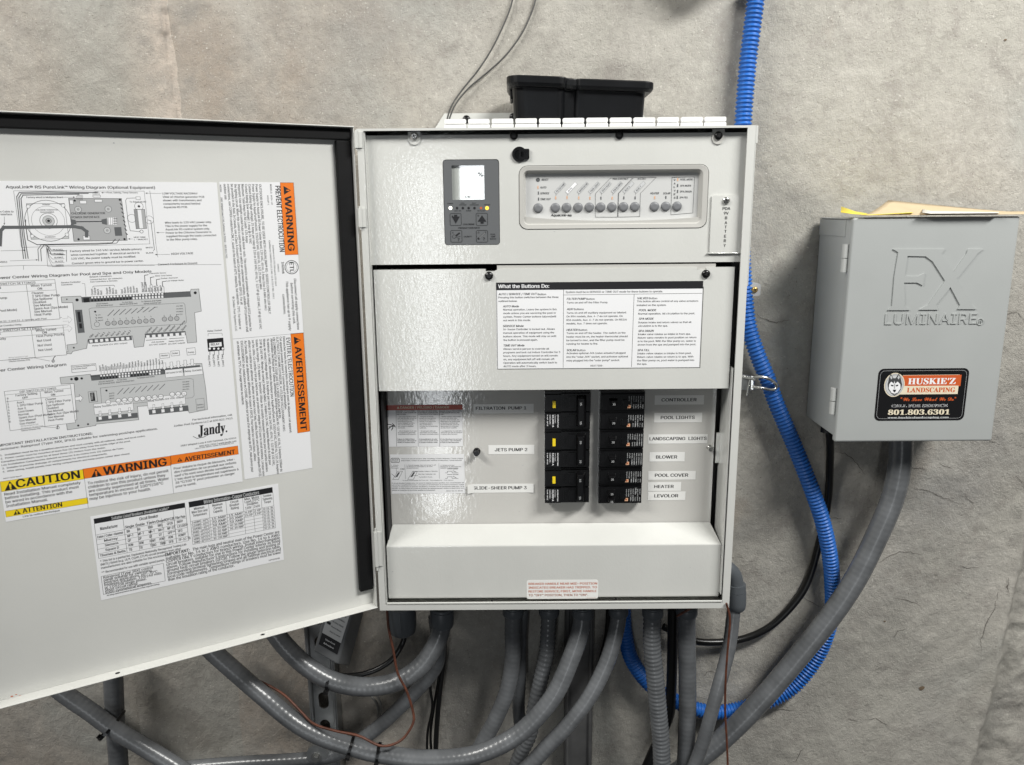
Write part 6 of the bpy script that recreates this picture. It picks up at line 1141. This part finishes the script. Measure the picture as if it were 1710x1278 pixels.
conduit([(60, 1120, -.085), (108, 1159, -.085), (150, 1188, -.085), (187, 1215, -.085), (243, 1249, -.085), (290, 1278, -.085), (340, 1312, -.085)], .0138, 'slanting grey conduit tied across the vertical one at the far left')
# elbow and conduit on the right
eo = thing('grey_conduit', at(1229, 993, -.075), 'grey conduit leaving the right side of the panel through an elbow fitting', 'conduit', GC)
mb = MB(); mb.tube(spline([at(1196, 947, -.075), at(1212, 948, -.075), at(1225, 960, -.075), at(1229, 978, -.075), at(1230, 988, -.075)], .003), .0118, 20); mb.build('elbow', eo, PVCF)
mb = MB(); a, b = at(1229.5, 975, -.075), at(1229, 1018, -.075); d = b - a
mb.tube([a, a + d * .26], [.0142, .0146], 24); mb.tube([a + d * .28, a + d * .74, a + d * .92, b], [.0150, .0150, .0142, .0115], 24); mb.tube([a + d * .25, a + d * .29], .0138, 24); mb.build('hub_fitting', eo, PVCF, bevel=.0008)
mb = MB(); P = resample(spline([at(x, y, Y) for x, y, Y in [(1226, 1008, -.075), (1223, 1040, -.078), (1218, 1078, -.085), (1209, 1115, -.092), (1199, 1150, -.098), (1187, 1194, -.10), (1174, 1240, -.10), (1160, 1278, -.10), (1145, 1315, -.10)]], .004), .0028)
mb.tube(P, [.0104 + .0002 * (i % 3 == 0) for i in range(len(P))], 20); mb.build('hose', eo, PVC)
# big conduit from the grey cabinet
conduit([(1505, 726, -.068), (1503, 774, -.068), (1490, 834, -.068), (1462, 900, -.068), (1428, 968, -.066), (1386, 1031, -.064), (1334, 1096, -.062), (1278, 1162, -.060), (1227, 1215, -.060), (1180, 1256, -.058), (1130, 1292, -.055), (1090, 1320, -.05)], .0165, 'thickest grey conduit sweeping from the grey transformer box down to the left', ribs=(.009, .00015, 4))
# black cables
pipe('black_cable', [(1382, 708, -.045), (1386, 730, -.040), (1386, 775, -.020), (1383, 834, -.010), (1372, 890, -.008), (1353, 961, -.008), (1330, 1003, -.010), (1288, 1045, -.012), (1241, 1067, -.014), (1189, 1073, -.016), (1150, 1068, -.018), (1105, 1045, -.018)], .0058, CABLE, 'black cable looping from the gland of the grey box to the left behind the conduits', 'cable')
pipe('black_cable', [(675, 1050, -.07), (673, 1072, -.072), (655, 1101, -.078), (622, 1121, -.082), (580, 1129, -.085), (540, 1121, -.085), (500, 1097, -.085), (468, 1062, -.083), (440, 1010, -.08)], .0042, CABLE, 'black cable from the wide empty hub, lying along the upper grey loop', 'cable')
pipe('black_cable', [(600, 1131, -.080), (560, 1127, -.080), (520, 1105, -.079), (486, 1072, -.078), (458, 1030, -.077)], .0030, CABLE, 'thin black cable tucked above the cable that lies on the grey loop', 'cable')
for pts, r, lb in (([(742, 1060, -.03), (741, 1100, -.03), (734, 1160, -.03), (729, 1220, -.03), (727, 1275, -.03)], .0042, 'thick black cable hanging against the wall left of centre'), ([(735, 1080, -.025), (719, 1140, -.025), (722, 1180, -.025), (714, 1225, -.025), (713, 1275, -.025)], .0022, 'thin black wire bowing left of the thick hanging black cable'), ([(738, 1085, -.022), (733, 1130, -.022), (724, 1185, -.022), (719, 1230, -.022), (723, 1275, -.022)], .0022, 'thin black wire between the two other hanging black cables'),
                   ([(1124, bot, -.05), (1123, 1080, -.045), (1121, 1150, -.04), (1117, 1195, -.035), (1100, 1235, -.035), (1078, 1285, -.035)], .0085, 'thick black cable in the gap left of the smooth straight conduit'), ([(1020, bot, -.05), (1017, 1060, -.045), (1009, 1095, -.04), (996, 1150, -.035)], .0075, 'short black cable behind the grey conduit beside the inner blue hose')):
    pipe('black_cable', pts, r, CABLE, lb, 'cable')
# hub at left with the black cable
ht = thing('hub_fitting', at(672, 1020, -.07), 'wide grey hub fitting at the left underside of the white panel', 'conduit hub')
mb = MB(); a, b = at(671, 1012, -.07), at(673, 1058, -.07); d = b - a; mb.tube([a, a + d * .7, a + d * .92, b], [.0215, .0215, .0195, .0150], 28); mb.build('hub_body', ht, PVCF, bevel=.0006)
mb = MB(); mb.box(a.x - .0006, a.x + .0006, a.y - .0232, a.y - .0212, (a + d * .7).z, a.z); mb.build('mould_rib', ht, PVCF)
# blue corrugated hose
bt_, BP = pipe('blue_conduit', [(1264, -25, -.018), (1262, 0, -.018), (1255, 55, -.018), (1248, 115, -.018), (1241, 207, -.018), (1238, 300, -.018), (1238, 400, -.018), (1243, 480, -.018), (1249, 540, -.022), (1264, 590, -.026), (1282, 634, -.026), (1297, 676, -.026), (1328, 748, -.028), (1355, 816, -.030), (1374, 872, -.030), (1386, 930, -.028), (1390, 979, -.022), (1388, 1030, -.018), (1368, 1090, -.016), (1330, 1142, -.016), (1290, 1168, -.018), (1250, 1180, -.020), (1215, 1188, -.022), (1177, 1188, -.024), (1130, 1172, -.024), (1085, 1143, -.024), (1055, 1102, -.024), (1044, 1060, -.024), (1040, 1010, -.024)], .0112, BLUE, 'bright blue corrugated hose passing behind the white panel and looping below it', 'conduit', ribs=(.0058, .00115, 6), n=20)
# straps on the hose
st = thing('pipe_strap', at(1262, 484, -.01), 'small grey one-hole strap with a brass screw on the wall right of the panel', 'strap')
mb = MB(); ps = YP(-.024); A = ab(ps, ident, 1247, 474, 1269, 494); mb.plate(ps, rrect(*A, .003, 3), (), -.022, .0016); A2 = ab(YP(-.02), ident, 1238, 476, 1251, 493)
mb.hexa([(A[0], -.0256, A[2] + .001), (A[0] + .004, -.0256, A[2] + .001), (A[0] + .004, -.0256, A[3] - .001), (A[0], -.0256, A[3] - .001)], [(A[0] - .016, -.031, A[2] + .001), (A[0] - .013, -.033, A[2] + .001), (A[0] - .013, -.033, A[3] - .001), (A[0] - .016, -.031, A[3] - .001)])
mb.build('strap_tab', st, mat('dull_grey_metal', (.50, .51, .52), .45, metal=.2), bevel=.0005); screw('screw', st, YP(-.0256), 1260, 484, .0046, [BRASS, DARK], .0002)
ck = thing('conduit_clamp', at(1262, 640, -.03), 'shiny zinc clamp gripping the blue hose beside the white panel', 'clamp')
mb = MB()
L1 = [at(1256, 631, -.034), at(1268, 629, -.044), at(1284, 633, -.046), at(1295, 641, -.042), at(1296, 648, -.040), at(1288, 651, -.042), at(1272, 648, -.045), at(1257, 646, -.038)]
mb.tube(spline(L1, .002), .0024, 12); mb.build('clamp_loop', ck, ZINC)
mb = MB(); mb.tube([at(1236, 628, -.03), at(1262, 633, -.038)], .0034, 12); mb.tube([at(1252, 635, -.04), at(1247, 661, -.044)], .0014, 8)
mb.tube([at(1256, 628, -.036), at(1256, 650, -.036)], .0030, 6, smooth=False); mb.build('clamp_bolt', ck, ZINC)
mb = MB(); mb.hexa([at(1230, 652, -.034), at(1252, 652, -.034), at(1254, 632, -.034), at(1230, 628, -.034)], [at(1230, 652, -.003), at(1252, 652, -.003), at(1254, 632, -.003), at(1230, 628, -.003)]); mb.build('clamp_bracket', ck, STEEL, bevel=.001)
# brown wires
pipe('brown_wire', [(646, 1014, -.11), (649, 1050, -.112), (656, 1082, -.114), (664, 1124, -.116), (679, 1154, -.118), (690, 1190, -.12), (689, 1210, -.125), (669, 1237, -.132), (637, 1246, -.138), (599, 1229, -.138), (561, 1221, -.132), (524, 1209, -.12), (501, 1187, -.11), (475, 1161, -.10), (445, 1143, -.09), (425, 1134, -.08)], .0019, COPPER, 'reddish brown wire looping under the left end of the white panel', 'wire')
pipe('brown_wire', [(1213, 1008, -.155), (1219, 1034, -.15), (1216, 1075, -.145), (1212, 1131, -.14), (1211, 1187, -.135), (1214, 1243, -.13), (1216, 1300, -.13)], .0016, COPPER, 'brown wire hanging straight down from the right corner of the white panel', 'wire')
pipe('brown_wire', [(1131, 1029, -.12), (1138, 1025, -.13), (1150, 1018, -.135), (1160, 1010, -.135)], .0018, COPPER, 'short brown wire end under the right part of the white panel', 'wire')
for dx, lb in ((0, 'left'), (9, 'right')): pipe('pale_wire', [(606 + dx * 2.4, 1150, -.03), (620 + dx * 1.2, 1163, -.03), (631 + dx * .6, 1180, -.03), (630 + dx * .4, 1205, -.03), (620, 1230, -.03)], .0020, WIREW, f'pale wire looping behind the upper grey loop, the {lb} of two', 'wire')
# ---- struts
def strut(x_top, x_bot, w_px, y0, y1, label, slots, mt=None):
    t_ = thing('strut_channel', at(x_bot, y1, 0), label, 'strut'); Yf = -.026; pS = YP(Yf)
    a = pS.px((x_top + x_bot) / 2, (y0 + y1) / 2)[0]; hw = .0215; z0 = pS.px(x_bot, y1)[1]; z1 = pS.px(x_top, y0)[1]; mb = MB(); hl_ = []
    z = z1 - .015
    while slots and z - .030 > z0: hl_.append([(a + .0085 * math.cos(R(s)), z + .0085 * math.sin(R(s)) - (0 if s <= 180 else .0135)) for s in list(range(0, 181, 30)) + list(range(180, 361, 30))]); z -= .0508
    hl_ = [h[:7] + h[8:] for h in hl_] if False else hl_
    mb.plate(pS, [(a - hw + .005, z0), (a + hw - .005, z0), (a + hw - .005, z1), (a - hw + .005, z1)], hl_, -.0022, 0)
    for s_ in (-1, 1):
        mb.box(a + s_ * hw - .0011, a + s_ * hw + .0011, Yf - .004, -.001, z0, z1)
        mb.tube([Vector((a + s_ * (hw - .0026), Yf - .003, z0)), Vector((a + s_ * (hw - .0026), Yf - .003, z1))], .0030, 10)
    mb.build('channel', t_, mt or STEEL); return t_, a
s1, sa = strut(535, 540, 50, 960, 1300, 'slotted galvanised strut channel under the open door', 5)
s2, sb = strut(965, 968, 50, 1000, 1320, 'dark unslotted strut channel behind the middle conduits', 0, mat('shade_darkened_steel', (.10, .10, .10), .6, metal=.2, var=(30, .2)))  # steel coloured darker to stand for the shade under the panel
# strut clamp at bottom left
cl = thing('strut_clamp', at(528, 1262, -.05), 'round galvanised clamp with a bolt on the strut at the bottom left', 'clamp')
mb = MB(); pS = YP(-.062); a, b = pS.px(531, 1258); mb.plate(pS, circ(a, b, .0175, 24), (), -.030, .004); mb.build('clamp_body', cl, STEEL, bevel=.003, segs=3)
mb = MB(); a, b = pS.px(529, 1262); mb.tube([pS.W(a, b, .004), pS.W(a, b, .011)], .0052, 6, smooth=False); mb.plate(pS, circ(a, b, .0085, 16), (), .004, .0052); mb.build('bolt', cl, ZINC, bevel=.0006)
# grey handheld unit with its label
hu = thing('handheld_unit', at(560, 1100, -.06), 'small grey electronic unit with a white and black label hanging under the door', 'device')
Fq = [(523, 1087), (564, 1110), (600, 985), (560, 965)]; Bq = [(545, 1090), (584, 1113), (618, 985), (580, 965)]
mb = MB(); mb.hexa([at(x, y, -.092) for x, y in Fq], [at(x, y, -.045) for x, y in Bq]); mb.build('unit_case', hu, mat('mid_grey_case', (.17, .175, .18), .4, bumps=((300, .15, .0004),)), bevel=.003, segs=3)
f = [at(x, y, -.092) for x, y in Fq]; exv = (f[1] - f[0]).normalized(); up = (f[3] - f[0]); nn = exv.cross(up).normalized(); ezv = nn.cross(exv)
UP = Plane(f[0] + nn * .0006, exv, ezv); mb = MB()
w_ = (f[1] - f[0]).length; h_ = up.dot(ezv); kx = up.dot(exv) / h_
def ur(u0, v0, u1, v1, m_, c): mb.add([UP.W(u * w_ + kx * v * h_, v * h_, c) for u, v in ((u0, v0), (u1, v0), (u1, v1), (u0, v1))], [(0, 1, 2, 3)], m_)
ur(.12, .12, .88, .97, LGR, .0001); ur(.12, .12, .88, .28, BLK, .0003)
for i, s in enumerate(('Press to cancel', 'function.', 'to store (Auto)', 'all functions', 'Setup OFF time', 'Power Supply', 'Select Timer 2', 'Select Timer 1', 'Manual ON/OFF')): put(mb, UP, s, .36 * w_ + kx * h_ * (.34 + i * .068), h_ * (.34 + i * .068), .0034, width=w_ * .42, m=BLK, c=.0003, rot=.0)
for v in (.42, .60, .78): ur(.17, v, .32, v + .035, BLK, .0003)
for i, s in enumerate(('Modes', 'Timer Clock')): put(mb, UP, s, .28 * w_ + kx * h_ * (.16 + i * .05), h_ * (.16 + i * .055), .0036, width=w_ * .4, m=WHT, c=.0005)
mb.build('unit_label', hu, P_)
# ---- cable ties
def tie(px_, py_, Y, r, axis, label, sq=1.0):
    c0 = at(px_, py_, Y); ax = Vector(axis).normalized(); t_ = thing('cable_tie', c0, label, 'cable tie', 'black cable ties on the conduits')
    u = ax.orthogonal().normalized(); v = ax.cross(u); mb = MB(); n = 28; h = .0022; vs = []
    for k in range(n):
        d = u * math.cos(6.28318 * k / n) + v * math.sin(6.28318 * k / n); d = Vector((d.x * sq, d.y, d.z * sq))
        for rr, s_ in ((r, -1), (r + .0014, -1), (r + .0014, 1), (r, 1)): vs.append(c0 + d * rr + ax * h * s_)
    mb.add(vs, [(4 * k + i, 4 * k + (i + 1) % 4, 4 * ((k + 1) % n) + (i + 1) % 4, 4 * ((k + 1) % n) + i) for k in range(n) for i in range(4)]); mb.build('strap_band', t_, BLACK)
    # head on the room side, low
    fr = Vector((0, -1, -.55)); fr = (fr - ax * fr.dot(ax)).normalized(); tn = ax.cross(fr); p = c0 + fr * (r + .003); mb = MB()
    if sq < 1: p = at(166, 1231, -.082)
    q = [p + tn * a * .0038 + ax * b * .0035 + fr * c * .0026 for c in (1, -1) for a, b in ((-1, -1), (1, -1), (1, 1), (-1, 1))]; mb.hexa(q[:4], q[4:]); mb.build('tie_head', t_, BLACK, bevel=.0006)
    return t_
tie(549, 1138, -.095, .0150, (1, 0, -.18), 'black cable tie around the upper grey loop and the black cable')
tie(586, 1247, -.118, .0146, (1, 0, -.30), 'black cable tie on the longest conduit right of the round clamp, the left of two')
tie(632, 1258, -.118, .0146, (1, 0, -.15), 'black cable tie on the longest conduit where the brown wire crosses, the right of two')
tie(187, 1211, -.0725, .0300, (1, 0, -1.0), 'black cable tie binding the slanting and vertical conduits at the far left', .74)
